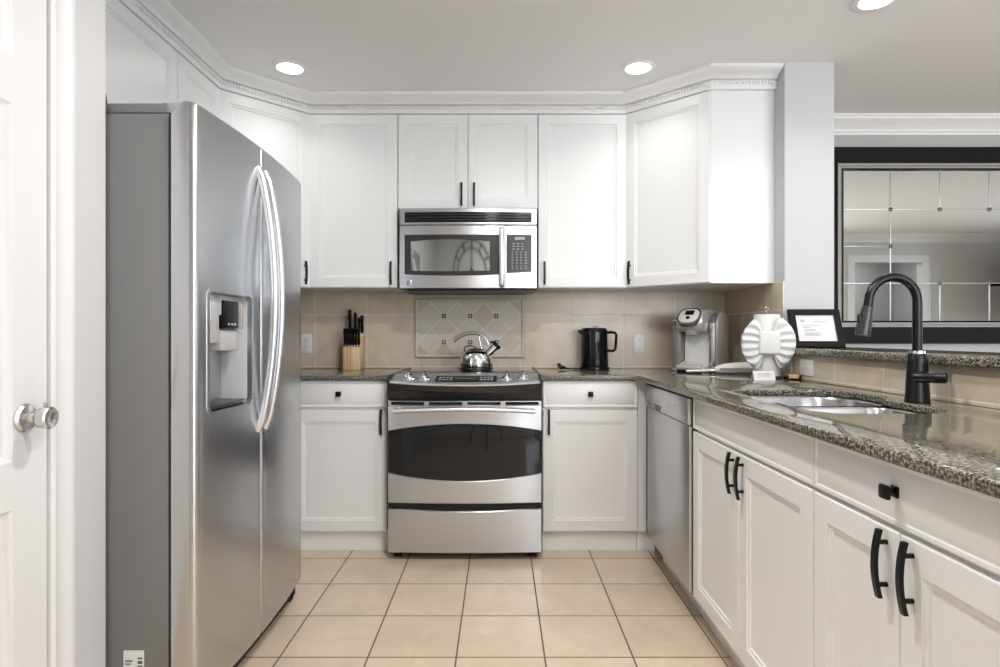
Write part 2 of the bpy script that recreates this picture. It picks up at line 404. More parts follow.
# stiles and rails with sunk, raised-field panels
Y0 = -.002
def quad(mb, x0, x1, z0, z1, y=Y0): mb.add([(x0, y, z0), (x1, y, z0), (x1, y, z1), (x0, y, z1)], [(0, 1, 2, 3)])
cols = [(xs[0], xs[1]), (xs[2], xs[3]), (xs[4], xs[5])]
for a, b in cols: quad(sl, a, b, zs[0], zs[-1])
for z0, z1 in ((zs[0], zs[1]), (zs[2], zs[3]), (zs[4], zs[5]), (zs[6], zs[7])):
    quad(sl, xs[1], xs[2], z0, z1); quad(sl, xs[3], xs[4], z0, z1)
for x0, x1 in ((xs[1], xs[2]), (xs[3], xs[4])):
    for z0, z1 in ((zs[1], zs[2]), (zs[3], zs[4]), (zs[5], zs[6])):
        rings = [[(x0+i, Y0+y, z0+i), (x1-i, Y0+y, z0+i), (x1-i, Y0+y, z1-i), (x0+i, Y0+y, z1-i)] for i, y in ((0, 0), (.012, .009), (.018, .010), (.040, .003))]
        sl.loops(rings, cap0=False)
sl.box(xs[0], xs[-1], .012, .035, zs[0], tz)
for a, b, c, d in ((xs[0], xs[0], zs[0], tz), (xs[-1], xs[-1], zs[0], tz)):
    sl.add([(a, Y0, c), (a, .012, c), (a, .012, d), (a, Y0, d)], [(0, 1, 2, 3)])
sl.build('slab', 'door', DL)
cs = MB()
for s in (-1, 1):
    prof = [(0, 0), (0, -.010), (.008, -.016), (.016, -.012), (.045, -.014), (.052, -.019), (.066, -.021), (.074, -.018), (.074, 0)]
    poly = [(s*(hw+p), y) for p, y in prof]
    cs.prism(poly, 0, tz+.074)
cs.box(-hw-.074, hw+.074, -.018, 0, tz+.01, tz+.08)
cs.build('casing', 'door', DL)
kb = MB(); kx, kz = hw-.070, .923
kb.lathe([(.001, -.001), (.033, -.001), (.033, -.006), (.028, -.011), (.013, -.013), (.011, -.030), (.018, -.034), (.0235, -.040), (.0255, -.052), (.0255, -.062), (.0225, -.0655), (.015, -.062), (.001, -.060)][0:], (kx, 0, kz), 40, 'y')
knob = kb.build('door_knob', 'satin', DL); knob['label'] = 'satin nickel round door knob'
MB().tube([(kx+.006, -.045, kz+.02), (kx+.006, -.046, kz+.034)], .004, 8).build('lock_button', 'satin', knob)

# ------------------------------------------------------------------ recessed lamps
def lamp(x, y, label, k=1.0):
    t = thing('recessed_light', label, 'ceiling light', (x, y, CEIL), 0, 'round recessed ceiling lights')
    MB().lathe([(.088, -.0005), (.088, -.004), (.082, -.007), (.064, -.006), (.060, -.0005)], (0, 0, 0), 40, cap=False).build('trim_ring', 'trim', t)
    MB().lathe([(.0595, -.001), (.0595, -.003), (.001, -.004)], (0, 0, 0), 40).build('lens', 'lens', t)
    l = bpy.data.lights.new('lamp_glow', 'AREA'); l.shape = 'DISK'; l.size = .12; l.energy = LAMP_POWER*k; l.color = (1, .975, .95); l.spread = math.radians(125 if k < 1 else 170)
    o = bpy.data.objects.new('lamp_glow', l); COL.objects.link(o); o.parent = t; o.location = (0, 0, -.008)
lamp(-1.05, -.71, 'lit round recessed ceiling light above the corner left of the range', .34)
lamp(.69, -.71, 'lit round recessed ceiling light before the right corner wall cabinet', .34)
lamp(1.50, -1.32, 'lit recessed ceiling light cut by the top edge of the photo', .7)
lamp(.0, -2.15, 'added unseen recessed ceiling light overhead, left of the camera, brightening the lower cabinets', 5.5)  # out-of-view lamp added to light the base cabinets
lamp(.60, -3.05, 'added unseen recessed ceiling light overhead, right of the camera, brightening the lower cabinets', 5)  # second added lamp out of view, also for the base cabinets
lamp(.1, -3.8, 'lit recessed ceiling light overhead, behind the camera', 1.5)
lamp(3.2, -2.4, 'lit recessed ceiling light over the near living room', 1.5)
lamp(5.2, -2.4, 'lit recessed ceiling light over the far living room', 1.2)
lamp(5.2, -5.1, 'added unseen recessed ceiling light brightening the hall beyond the mirrored doorway', 4)  # lamp added to brighten the reflected hall

# ------------------------------------------------------------------ backsplash
o = MB()
o.box(XL+.001, XR-.001, -.008, -.0005, COUNTER+.0005, 1.3765); tag(o.build('backsplash', 'splash'), 'beige square wall tiles behind the range and counters', 'backsplash')
o = MB(); o.box(XR-.008, XR-.0005, YS+.0005, -.0085, COUNTER+.0005, 1.3765); tag(o.build('backsplash', 'splash_side'), 'beige wall tiles on the short side wall beside the coffee maker', 'backsplash')
o = MB(); o.box(XR-.008, XR-.0005, -3.6, YS-.001, COUNTER+.0005, LEDGE-.034); tag(o.build('backsplash', 'splash_side'), 'low beige tile strip under the raised granite ledge', 'backsplash')

# decorative stone panel behind the range
PX0, PX1, PZ0, PZ1 = -.528, .155, .970, 1.342
tp = thing('accent_tile_panel', 'pale stone mosaic panel of diamonds with rope border behind the kettle', 'tile panel', ((PX0+PX1)/2, -.009, PZ0))
TP = MB().box(PX0+.01, PX1-.01, -.012, -.0085, PZ0+.01, PZ1-.01).build('panel_grout', 'stone_grout', tp, world=True)
cxs = (-.346, -.184, -.022); czs = (1.230, 1.069); q = .1615/2
B0, B1, C0, C1 = PX0+.026, PX1-.026, PZ0+.026, PZ1-.026
def clip_poly(poly, x0, x1, z0, z1):
    def cl(pts, ins, inter):
        out = []
        for i in range(len(pts)):
            a, b = pts[i-1], pts[i]
            if ins(b):
                if not ins(a): out.append(inter(a, b))
                out.append(b)
            elif ins(a): out.append(inter(a, b))
        return out
    def ix(v): return lambda a, b: (v, a[1]+(b[1]-a[1])*(v-a[0])/(b[0]-a[0]))
    def iz(v): return lambda a, b: (a[0]+(b[0]-a[0])*(v-a[1])/(b[1]-a[1]), v)
    for ins, it in ((lambda p: p[0] >= x0, ix(x0)), (lambda p: p[0] <= x1, ix(x1)), (lambda p: p[1] >= z0, iz(z0)), (lambda p: p[1] <= z1, iz(z1))):
        if not poly: return poly
        poly = cl(poly, ins, it)
    return poly
mbs = {'stone_light': MB(), 'stone_mid': MB(), 'stone_warm': MB()}
g = q - .0045
for i in range(-4, 5):
    for j in range(-4, 5):
        if (i+j) % 2 == 0: continue       # tile centres lie midway between the inserts
        cx, cz = cxs[1]+i*q, (czs[0]+czs[1])/2 + (j+1)*q
        p = clip_poly([(cx+g, cz), (cx, cz+g), (cx-g, cz), (cx, cz-g)], B0, B1, C0, C1)
        if len(p) >= 3:
            key = random.choice(['stone_light', 'stone_light', 'stone_mid', 'stone_warm'])
            MB().prism(p, -.0155, -.011, 'y').build('diamond_tile', key, tp, world=True)
for cx in cxs:
    for cz in czs:
        ins = MB()
        for sx in (-1, 1):
            for sz in (-1, 1):
                ins.box(cx+sx*.0075-.0055, cx+sx*.0075+.0055, -.019, -.012, cz+sz*.0075-.0055, cz+sz*.0075+.0055, .0015)
        ins.build('bronze_insert', 'bead_bronze', tp, world=True)

rope = MB()
def rope_bar(a, b):
    a, b = Vector(a), Vector(b); L = (b-a).length; n = int(L/.030); d = (b-a)/L; nrm = Vector((0, 0, 1)) if abs(d.x) > .5 else Vector((1, 0, 0))
    rope.tube([a, b], .010, 10, flat=(1, 1))
    for k in range(n):
        c = a+d*(L*(k+.5)/n)
        rope.tube([c-d*.013-nrm*.008+Vector((0, -.003, 0)), c+Vector((0, -.0075, 0)), c+d*.013+nrm*.008+Vector((0, -.003, 0))], [.003, .0055, .003], 8)
zz = .013
for a, b in (((PX0+zz, -.014, PZ0+zz), (PX1-zz, -.014, PZ0+zz)), ((PX0+zz, -.014, PZ1-zz), (PX1-zz, -.014, PZ1-zz)),
             ((PX0+zz, -.014, PZ0+zz), (PX0+zz, -.014, PZ1-zz)), ((PX1-zz, -.014, PZ0+zz), (PX1-zz, -.014, PZ1-zz))): rope_bar(a, b)
rope.build('rope_border', 'stone_light', tp, world=True)
fl = MB()
for x0, x1, z0, z1 in ((PX0, PX1, PZ0, PZ0+.003), (PX0, PX1, PZ1-.003, PZ1), (PX0, PX0+.003, PZ0, PZ1), (PX1-.003, PX1, PZ0, PZ1)): fl.box(x0, x1, -.014, -.0085, z0, z1)
fl.build('panel_edge', 'stone_mid', tp, world=True)

# ------------------------------------------------------------------ wall cabinets
UZ0, UZ1, UT = 1.377, 2.449, 2.3535
def wall_cab(label, x, y, rz, w, z0, doors, depth=.315, handle=None, group='white wall cabinets'):
    t = thing('wall_cabinet', label, 'cabinet', (x, y, z0), rz, group)
    MB().box(-w/2+.0008, w/2-.0008, 0, depth, 0, UZ1-z0-.001).build('body', 'cab', t)
    n = doors; dw = w/n
    for k in range(n):
        d = cab_door(t, -w/2+k*dw, -w/2+(k+1)*dw, .002, UT-z0)
        if handle:
            hx = handle[k]
            bar_pull(d, -w/2+k*dw+(.035 if hx < 0 else dw-.035), .083)
    return t
wall_cab('white wall cabinet with one door over the knife block', -.824, -.322, 0, .498, UZ0, 1, handle=[1])
wall_cab('short white two-door wall cabinet directly above the microwave', -.180, -.322, 0, .786, 1.818, 2, handle=[1, -1])
wall_cab('white wall cabinet with one door over the black electric kettle', .464, -.322, 0, .500, UZ0, 1, handle=[-1])
ofc = thing('wall_cabinet', 'white two-door cabinet above the refrigerator', 'cabinet', (-1.43, -1.555, 1.83), PI/2, 'white wall cabinets')
MB().box(-.468, .468, 0, .305, 0, UZ1-1.83-.001).build('body', 'cab', ofc)
d = cab_door(ofc, -.469, -.083, .002, UT-1.83); bar_pull(d, -.083-.035, .083)
d = cab_door(ofc, -.083, .469, .002, UT-1.83); bar_pull(d, -.083+.035, .083)
wall_cab('narrow white wall cabinet between the fridge cabinet and left corner cabinet', -1.43, -.883, PI/2, .402, UZ0, 1, handle=[1])
def corner_cab(label, poly, a, b, handle):
    t = thing('corner_wall_cabinet', label, 'cabinet', (a[0], a[1], UZ0), 0, 'white wall cabinets')
    MB().prism(poly, UZ0, UZ1-.001).build('body', 'cab', t, world=True)
    dv = Vector((b[0]-a[0], b[1]-a[1])); L = dv.length
    d = cab_door(t, .002, L-.002, .002, UT-UZ0); d.rotation_euler = (0, 0, math.atan2(dv.y, dv.x))
    bar_pull(d, .035 if handle < 0 else L-.04, .083)
    return t
corner_cab('white angled corner wall cabinet above the coffee maker', [(.7155, -.0005), (.7155, -.322), (1.075, -.66), (XR-.0005, -.66), (XR-.0005, -.0005)], (.7155, -.322), (1.075, -.66), -1)
corner_cab('white angled corner wall cabinet rising behind the refrigerator', [(-1.0755, -.0005), (-1.0755, -.322), (-1.43, -.68), (XL+.0005, -.68), (XL+.0005, -.0005)][::-1], (-1.43, -.68), (-1.0755, -.322), 1)

# ------------------------------------------------------------------ base cabinets
BT = COUNTER-.0255; KH = .10
def base_cab(label, x, y, rz, w, kick, depth=.60, group='white base cabinets', z0=.105, hollow=False):
    t = thing('base_cabinet', label, 'cabinet', (x, y, 0), rz, group)
    mb = MB()
    if hollow:
        for a, c in ((-w/2+.0008, -w/2+.018), (w/2-.018, w/2-.0008)): mb.box(a, c, 0, depth, z0, BT)
        mb.box(-w/2+.018, w/2-.018, 0, .018, z0, BT); mb.box(-w/2+.018, w/2-.018, depth-.012, depth, z0, BT); mb.box(-w/2+.018, w/2-.018, .018, depth-.012, z0, z0+.018)
    else: mb.box(-w/2+.0008, w/2-.0008, 0, depth, z0, BT)
    mb.build('body', 'cab', t)
    MB().box(-w/2+.0008, w/2-.0008, kick, depth, 0, z0-.0005).build('toe_kick', 'cab', t)
    return t
Yf = -.615
b = base_cab('white base cabinet left of the range, with drawer and door', -.824, Yf, 0, .498, .012)
d = cab_drawer(b, -.247, .247, .739, .881); sq_knob(d, 0, .812)
d = cab_door(b, -.247, .247, .105, .727); bar_pull(d, .247-.030, .669)
b = base_cab('white base cabinet right of the range, with drawer and door', .462, Yf, 0, .492, .012)
d = cab_drawer(b, -.243, .246, .739, .881); sq_knob(d, 0, .812)
d = cab_door(b, -.243, .246, .105, .727); bar_pull(d, -.243+.030, .669)
# blind corner filler
cf = thing('corner_filler', 'plain white filler panel between right base cabinet and dishwasher', 'cabinet filler', (.75, Yf, 0))
MB().box(.7095, .752, Yf-.012, Yf+.6, .105, BT).build('panel', 'cab', cf, world=True)
MB().box(.7095, .80, Yf+.012, Yf+.6, 0, .1045).build('toe_kick', 'cab', cf, world=True)
lf = thing('corner_filler', 'plain white blind corner base hidden beside the refrigerator', 'cabinet filler', (-1.4, Yf, 0))
MB().box(XL+.001, -1.0745, Yf, -.01, 0, BT).build('panel', 'cab', lf, world=True)
Xf = .755
def yd(d): return d-CAM_D
b = base_cab('white sink base cabinet with false front and two doors, beside the dishwasher', Xf, yd((2.288+1.410)/2), -PI/2, .876, .045, depth=.63, z0=.118, hollow=True)
bw = .438
cab_drawer(b, -bw, bw, .757, .881, 'false_front')
d = cab_door(b, -bw, 0, .118, .750); bar_pull(d, -.036, .681, .13)
d = cab_door(b, 0, bw, .118, .750); bar_pull(d, .036, .681, .13)
b = base_cab('white base cabinet with drawer and two doors at the right edge', Xf, yd((1.409+.799)/2), -PI/2, .608, .045, depth=.63, z0=.118)
d = cab_drawer(b, -.304, .304, .757, .881); sq_knob(d, -.012, .823)
d = cab_door(b, -.304, 0, .118, .750); bar_pull(d, -.036, .681, .13)
d = cab_door(b, 0, .304, .118, .750); bar_pull(d, .036, .681, .13)
b = base_cab('white base cabinet nearest the camera, beyond the right edge', Xf, yd((.798+.15)/2), -PI/2, .646, .045, depth=.63, z0=.118)
d = cab_drawer(b, -.322, .322, .757, .881); sq_knob(d, 0, .815)
d = cab_door(b, -.322, .322, .118, .750); bar_pull(d, -.29, .681, .13)

# ------------------------------------------------------------------ granite tops
def slab(name, outer, holes, z0, z1, mat, bev=.007, nobevel=None):
    b = bmesh.new(); es = []
    for lp in [outer]+holes:
        vs = [b.verts.new((p[0], p[1], z1)) for p in lp]
        for i in range(len(vs)): es.append(b.edges.new((vs[i-1], vs[i])))
    bmesh.ops.triangle_fill(b, edges=es, use_beauty=True, use_dissolve=True)
    top = b.faces[:]
    r = bmesh.ops.extrude_face_region(b, geom=top)
    nv = [v for v in r['geom'] if isinstance(v, bmesh.types.BMVert)]
    bmesh.ops.translate(b, vec=(0, 0, z0-z1), verts=nv)
    bmesh.ops.recalc_face_normals(b, faces=b.faces[:])
    b.edges.ensure_lookup_table()
    ed = [e for e in b.edges if len(e.link_faces) == 2 and all(abs(v.co.z-z1) < 1e-5 or abs(v.co.z-z0) < 1e-5 for v in e.verts)
          and abs(e.verts[0].co.z-e.verts[1].co.z) < 1e-6 and abs(abs(e.link_faces[0].normal.z)-abs(e.link_faces[1].normal.z)) > .5]
    bmesh.ops.bevel(b, geom=ed, offset=bev, segments=4, profile=.5, affect='EDGES', clamp_overlap=True)
    mb = MB(); mb.merge(b); return mb.build(name, mat)
YC = -.66; XC = .700
o = slab('countertop', [(XL+.001, -.009), (XL+.001, YC), (-.559, YC), (-.559, -.009)][::-1], [], COUNTER-.025, COUNTER, 'granite')
tag(o, 'speckled granite countertop left of the range under the knife block', 'countertop')
outer = [(.2125, -.009), (.2125, YC), (XC-.05, YC)]
for k in range(1, 6):
    a = PI/2*k/5; outer.append((XC-.05+.05*math.sin(a), YC-.05*(1-math.cos(a))*1.0))
outer += [(XC, yd(.15)), (XR-.009, yd(.15)), (XR-.009, -.009)]
def arc(cx, cy, r, a0, a1, n=6): return [(cx+r*math.cos(a0+(a1-a0)*k/n), cy+r*math.sin(a0+(a1-a0)*k/n)) for k in range(n+1)]
yA, yM, yB_ = yd(2.262), yd(1.94), yd(1.58)
hx0, hx1, hx2 = .85, 1.275, 1.235
hole = arc(hx0+.09, yA-.09, .09, PI, PI/2) + arc(hx1-.15, yA-.15, .15, PI/2, 0) + [(hx1, yM+.05), (hx1-.004, yM+.02), (hx2+.004, yM+.0), (hx2, yM-.03)] \
     + arc(hx2-.12, yB_+.12, .12, 0, -PI/2) + arc(hx0+.08, yB_+.08, .08, -PI/2, -PI)
o = slab('countertop', outer, [hole], COUNTER-.025, COUNTER, 'granite', .006)
tag(o, 'long L-shaped speckled granite countertop holding the sink on the right', 'countertop')
o = slab('bar_top', [(1.355, YS-.002), (1.355, yd(.09)), (1.72, yd(.09)), (1.72, YS-.002)], [], LEDGE-.033, LEDGE, 'granite_bar', .010)
tag(o, 'raised speckled granite bar ledge on the half wall', 'bar ledge')

# ------------------------------------------------------------------ sink
sk = thing('sink', 'stainless steel double-bowl undermount sink in the granite counter', 'sink', (1.05, yM, .70))
def bowl(outl, zb, name):
    c = Vector((sum(p[0] for p in outl)/len(outl), sum(p[1] for p in outl)/len(outl)))
    def sc(f): return [(c.x+(p[0]-c.x)*f, c.y+(p[1]-c.y)*f) for p in outl]
    zt = COUNTER-.0265
    rings = [[(x, y, zt) for x, y in sc(1.05)], [(x, y, zt) for x, y in sc(1.02)], [(x, y, zt-.006) for x, y in sc(1.0)],
             [(x, y, zb+.03) for x, y in sc(.95)], [(x, y, zb+.008) for x, y in sc(.91)], [(x, y, zb) for x, y in sc(.82)]]
    mb = MB(); mb.loops(rings, False, True, True)
    rings2 = [[(x, y, z-.002) for x, y, z in r] for r in rings]; mb.loops(rings2, False, True, True)
    bo = mb.build(name, 'steel_bowl', sk, world=True)
    MB().lathe([(.001, .004), (.03, .004), (.040, .003), (.042, .001)], (c.x, c.y, zb), 24).build('drain', 'chrome', bo, world=True)
    return bo
far = arc(hx0+.09, yA-.09, .088, PI, PI/2) + arc(hx1-.15, yA-.15, .148, PI/2, 0) + arc(hx1-.06, yM+.075, .055, 0, -PI/2) + arc(hx0+.06, yM+.075, .055, -PI/2, -PI)
near = arc(hx0+.06, yM-.07, .055, PI, PI/2) + arc(hx2-.06, yM-.07, .055, PI/2, 0) + arc(hx2-.12, yB_+.12, .118, 0, -PI/2) + arc(hx0+.08, yB_+.08, .078, -PI/2, -PI)
bowl(far, .70, 'bowl'); bowl(near, .73, 'bowl')

# ------------------------------------------------------------------ faucet
fx, fy = 1.273, yd(1.83)
fa = thing('faucet', 'tall matte black pull-down gooseneck faucet behind the sink', 'faucet', (fx, fy, COUNTER))
MB().lathe([(.001, 0), (.0335, 0), (.0345, .003), (.033, .010), (.0275, .12), (.0265, .145), (.024, .150), (.001, .150)], (0, 0, 0), 36).build('body', 'black', fa)
mb = MB(); mb.tube([(0, 0, .149), (0, 0, .158)], .0215, 24); mb.build('collar', 'chrome', fa)['label'] = 'thin bright collar ring'
pts = [(0, 0, .155), (0, 0, .28)]; R = .074; zc = .310
for k in range(0, 15):
    a = PI*k/14*1.0; pts.append((-R+R*math.cos(a), 0, zc+R*math.sin(a)*.98))
pts += [(-2*R-.004, 0, zc-.022)]
mb = MB(); mb.tube(pts, .0135, 18); mb.build('spout', 'black', fa)
mb = MB(); mb.tube([(-2*R-.003, 0, zc-.018), (-2*R-.006, 0, zc-.03), (-2*R-.016, 0, zc-.085), (-2*R-.020, 0, zc-.105)], [.0165, .0175, .021, .0205], 24)
sp = mb.build('spray_head', M['charcoal'], fa)
MB().box(-2*R-.033, -2*R-.026, -.006, .006, zc-.07, zc-.04, .002).build('spray_button', 'black', sp)
mb = MB(); mb.tube([(-.022, -.016, .080), (-.006, -.034, .080), (.022, -.054, .080), (.038, -.066, .080), (.041, -.069, .080)], [.013, .0165, .017, .017, .013], 24)
mb.build('lever', 'black', fa)

# ------------------------------------------------------------------ range
rg = thing('range', 'stainless steel slide-in electric range with black oven window', 'stove', (-.174, -.74, 0))
hw = .3815
MB().box(-hw+.002, hw-.002, .045, .725, .035, .895).build('body', 'charcoal', rg)
mb = MB(); mb.box(-hw+.02, hw-.02, .03, .60, .035, .06)
mb.build('plinth', 'rubber', rg)
for sx in (-1, 1):
    MB().lathe([(.001, 0), (.020, 0), (.020, .012), (.012, .014), (.012, .036), (.001, .036)], (sx*(hw-.04), .06, 0), 16).build('foot', 'rubber', rg)
def bowx(x, a): return -a*(1-(x/hw)**2)
# storage drawer
N = 24
def curved_panel(mb, zlo, zhi, bow, t, x0=-hw+.003, x1=hw-.003, n=N, y0=0.0):
    """front skin with bottom zlo(x) and top zhi(x), bowed by bow(x), closed behind at depth t"""
    xs = [x0+(x1-x0)*k/n for k in range(n+1)]
    e = .004
    rings = []
    for x in xs:
        yb = y0+bow(x); a, b = zlo(x), zhi(x)
        rings.append([(x, y0+t, a), (x, yb+e, a), (x, yb, a+e), (x, yb, b-e), (x, yb+e, b), (x, y0+t, b)])
    return mb.loops(rings, True, True, True)
mb = MB(); curved_panel(mb, lambda x: .036, lambda x: .252-.012*(1-(abs(x)/hw)**2 if abs(x) < .25 else 0)*0 - .010*max(0, 1-(x/.28)**2), lambda x: bowx(x, .012), .04)
mb.build('storage_drawer', 'steel', rg)
MB().box(-hw+.003, hw-.003, .012, .045, .240, .285).build('drawer_gap', 'black_plastic', rg)
# oven door: lower and upper steel, glass lens between
bo = lambda x: bowx(x, .018)
zl = lambda x: .393+.0385*(x/hw)**2
zu = lambda x: .674-.037*(x/hw)**2
dr = MB(); curved_panel(dr, lambda x: .282, zl, bo, .044); curved_panel(dr, zu, lambda x: .768, bo, .044); curved_panel(dr, lambda x: .7825, lambda x: .788, bo, .044)
for k in range(5):
    xc = -hw+.004+(2*hw-.008)*k/4; dr.box(max(-hw+.003, xc-.012), min(hw-.003, xc+.012), bo(xc)+.001, .04, .766, .784)
door = dr.build('oven_door', 'steel', rg)
MB().box(-hw+.006, hw-.006, .014, .040, .765, .786).build('vent_slot', 'black_plastic', door)
mb = MB(); curved_panel(mb, zl, zu, lambda x: bowx(x, .015)+.002, .040); mb.build('oven_glass', 'glass_black', door)
mb = MB(); pts = []
for k in range(17):
    t = -1+2*k/16; x = t*.345; pts.append((x, -.052-.012*(1-t*t), .741+.012*(1-t*t)))
mb.tube(pts, .0125, 14, flat=(.9, 1.1))
for s in (-1, 1): mb.tube([(s*.330, -.004, .742), (s*.335, -.050, .742)], .012, 12)
mb.build('oven_handle', 'handle_steel', door)
# charcoal valance under the control panel
mb = MB(); rings = []
for k in range(N+1):
    x = -hw+2*hw*k/N; u = 1-(x/hw)**2
    rings.append([(x, .06, .795), (x, .012-.010*u, .795), (x, .004-.012*u, .815-.006*u), (x, -.004-.018*u, .838-.016*u), (x, -.008-.042*u, .846-.010*u), (x, -.012-.050*u, .876-.010*u), (x, .06, .89)])
mb.loops(rings, True, True, True); mb.build('valance', 'charcoal', rg)
mb = MB(); rings = []; hi = hw-.010
for k in range(N+1):
    x = -hi+2*hi*k/N; u = 1-(x/hw)**2
    yf = -.016-.052*u; zf = .880-.010*u
    rings.append([(x, .06, .872), (x, yf+.008, zf-.006), (x, yf, zf-.004), (x, yf-.001, zf+.002), (x, yf+.006, zf+.007), (x, .165, .9135), (x, .172, .912), (x, .172, .90)])
mb.loops(rings, True, True, True); cp = mb.build('control_panel', 'steel_panel', rg)
def on_panel(x, v):
    """point on the sloping control surface; v 0 front, 1 back"""
    u = 1-(x/hw)**2; yf, zf = -.010-.052*u, .887-.010*u
    return Vector((x, yf+(.165-yf)*v, zf+(.9135-zf)*v)), math.atan2(.9135-zf, .165-yf)
for kx_ in (-.283, -.204, .208, .291):
    p, a = on_panel(kx_, .40)
    mb = MB(); mb.lathe([(.001, 0), (.027, 0), (.027, .004), (.021, .008), (.019, .018), (.001, .020)], (0, 0, 0), 28); mb.box(-.0055, .0055, -.021, .021, .016, .034, .003)
    k_ = mb.build('knob', 'chrome', rg); k_.location = p; k_.rotation_euler = (a+.35, 0, 0)
dp = MB()
rr = []
for k in range(9):
    x = -.148+.305*k/8
    p0, a = on_panel(x, .15); p1, _ = on_panel(x, .66)
    rr.append([(x, p0.y, p0.z+.0045), (x, p0.y, p0.z-.003), (x, p1.y, p1.z-.003), (x, p1.y, p1.z+.0045)])
dp.loops(rr); disp = dp.build('display', 'display', rg)
mk = MB()
for i in range(4):
    for j in range(2):
        for sx in (-1, 1):
            x = sx*(.075+.018*i) + .005; p, a = on_panel(x, .28+.2*j)
            mk.box(x-.0055, x+.0055, p.y-.006, p.y+.002, p.z+.0035, p.z+.0075)
mk.build('buttons', 'mid_mark', disp)
mk = MB()
for i in range(7):
    x = -.045+.015*i; p, a = on_panel(x, .40); mk.box(x-.005, x+.005, p.y-.025, p.y+.02, p.z+.002, p.z+.0075)
mk.build('digits', 'greenmark', disp)
MB().box(-hw+.003, hw-.003, .172, .728, .896, .912, .003).build('cooktop', 'glass_black', rg)
tb = MB()
for s in (-1, 1): tb.box(s*(hw-.005)-.005, s*(hw-.005)+.005, -.012, .73, .872, .915, .002)
tb.build('side_trim', 'charcoal', rg)

# ------------------------------------------------------------------ microwave
mw = thing('microwave', 'stainless steel over-the-range microwave with vertical handle', 'microwave', (-.176, -.40, 1.365))
hw2 = .378; H = .449
MB().box(-hw2+.002, hw2-.002, .03, .395, .0, H).build('body', 'black', mw)
mbow = lambda x: -.016*(1-(x/hw2)**2)
def cp2(mb, x0, x1, z0, z1, t=.03, y0=0.0, n=14): return curved_panel(mb, lambda x: z0, lambda x: z1, mbow, t, x0, x1, n, y0)
mb = MB(); cp2(mb, -hw2, hw2, .355, H-.002); tr = mb.build('vent_panel', 'steel', mw)
mb = MB(); rings = []
for k in range(15):
    x = -.350+.700*k/14; y = mbow(x)-.001
    rings.append([(x, y, .368), (x, y-.001, .368), (x, y-.001, .424), (x, y, .424)])
mb.loops(rings); mb.build('grille', 'black_plastic', tr)
mb = MB()
for z in (.381, .396, .411):
    rings = []
    for k in range(15):
        x = -.348+.696*k/14; y = mbow(x)-.001; rings.append([(x, y, z-.003), (x, y-.006, z-.004), (x, y-.006, z), (x, y, z+.002)])
    mb.loops(rings)
mb.build('louver', 'charcoal', tr)
xdv = .205
zb_m = lambda x: .002-.012*(1-(x/hw2)**2)*0
mb = MB(); cp2(mb, -hw2, xdv-.001, .004, .352); md = mb.build('door', 'steel', mw)
mb = MB(); cp2(mb, xdv+.001, hw2, .004, .352); cpn = mb.build('keypad_panel', 'steel', mw)
def film(x0, x1, zlo, zhi, off, th=.002, n=14):
    mb = MB(); rings = []
    for k in range(n+1):
        x = x0+(x1-x0)*k/n; y = mbow(x)-off
        rings.append([(x, y+th, zlo(x)), (x, y, zlo(x)), (x, y, zhi(x)), (x, y+th, zhi(x))])
    return mb.loops(rings, smooth=True)
c_ = lambda v: (lambda x: v)
film(-.350, .172, lambda x: .082-.008*(1-((x+.08)/.26)**2), c_(.300), .0015).build('window_frame', 'charcoal', md)
film(-.315, .120, lambda x: .103-.004*(1-((x+.1)/.22)**2), lambda x: .262+.012*(1-((x+.1)/.22)**2), .0025).build('window_glass', 'glass_grey', md)
film(.212, .350, lambda x: .088+.05*(x-.2), c_(.300), .0015).build('keypad', 'charcoal', cpn)
mb = MB(); film_bits = mb
def bit(mb, x0, x1, z0, z1, off=.003):
    y = mbow((x0+x1)/2)-off; mb.box(x0, x1, y, y+.002, z0, z1)
bit(mb, .252, .312, .272, .287); mb.build('clock_display', 'mid_mark', cpn)
mb = MB()
for j, z in enumerate((.250, .236, .221, .204, .190, .175, .160, .144, .128, .115)):
    for i in range(4 if j > 2 else 3):
        x = .240+.024*i + (.004 if j < 3 else 0); bit(mb, x, x+(.014 if j < 3 or i == 3 else .008), z-.0022, z+.0022)
mb.build('keys', 'mid_mark', cpn)
mb = MB(); y = mbow(.19)
mb.tube([(.186, y-.004, .335), (.186, y-.034, .325), (.186, y-.040, .30), (.186, y-.042, .175), (.186, y-.040, .05), (.186, y-.034, .028), (.186, y-.004, .018)], .011, 14, flat=(.8, 1.35))
mb.build('handle', 'handle_steel', md)
bd = MB(); bd.box(-.340, -.312, mbow(-.325)-.003, mbow(-.325)+.002, .022, .050, .001); bdo = bd.build('badge', 'satin', md)
MB().lathe([(.0075, -.0045), (.0075, -.0030), (.0105, -.0030), (.0105, -.0045)], (-.326, mbow(-.325), .036), 24, 'y', cap=False).build('badge_ring', 'dark_mark', bdo)
MB().tube([(-.330, mbow(-.325)-.004, .037), (-.327, mbow(-.325)-.004, .033), (-.325, mbow(-.325)-.004, .039), (-.322, mbow(-.325)-.004, .034)], .001, 6).build('badge_script', 'dark_mark', bdo)
mb = MB(); mb.box(-.33, .33, .00, .36, -.008, .0); mb.build('underside', 'black', mw)

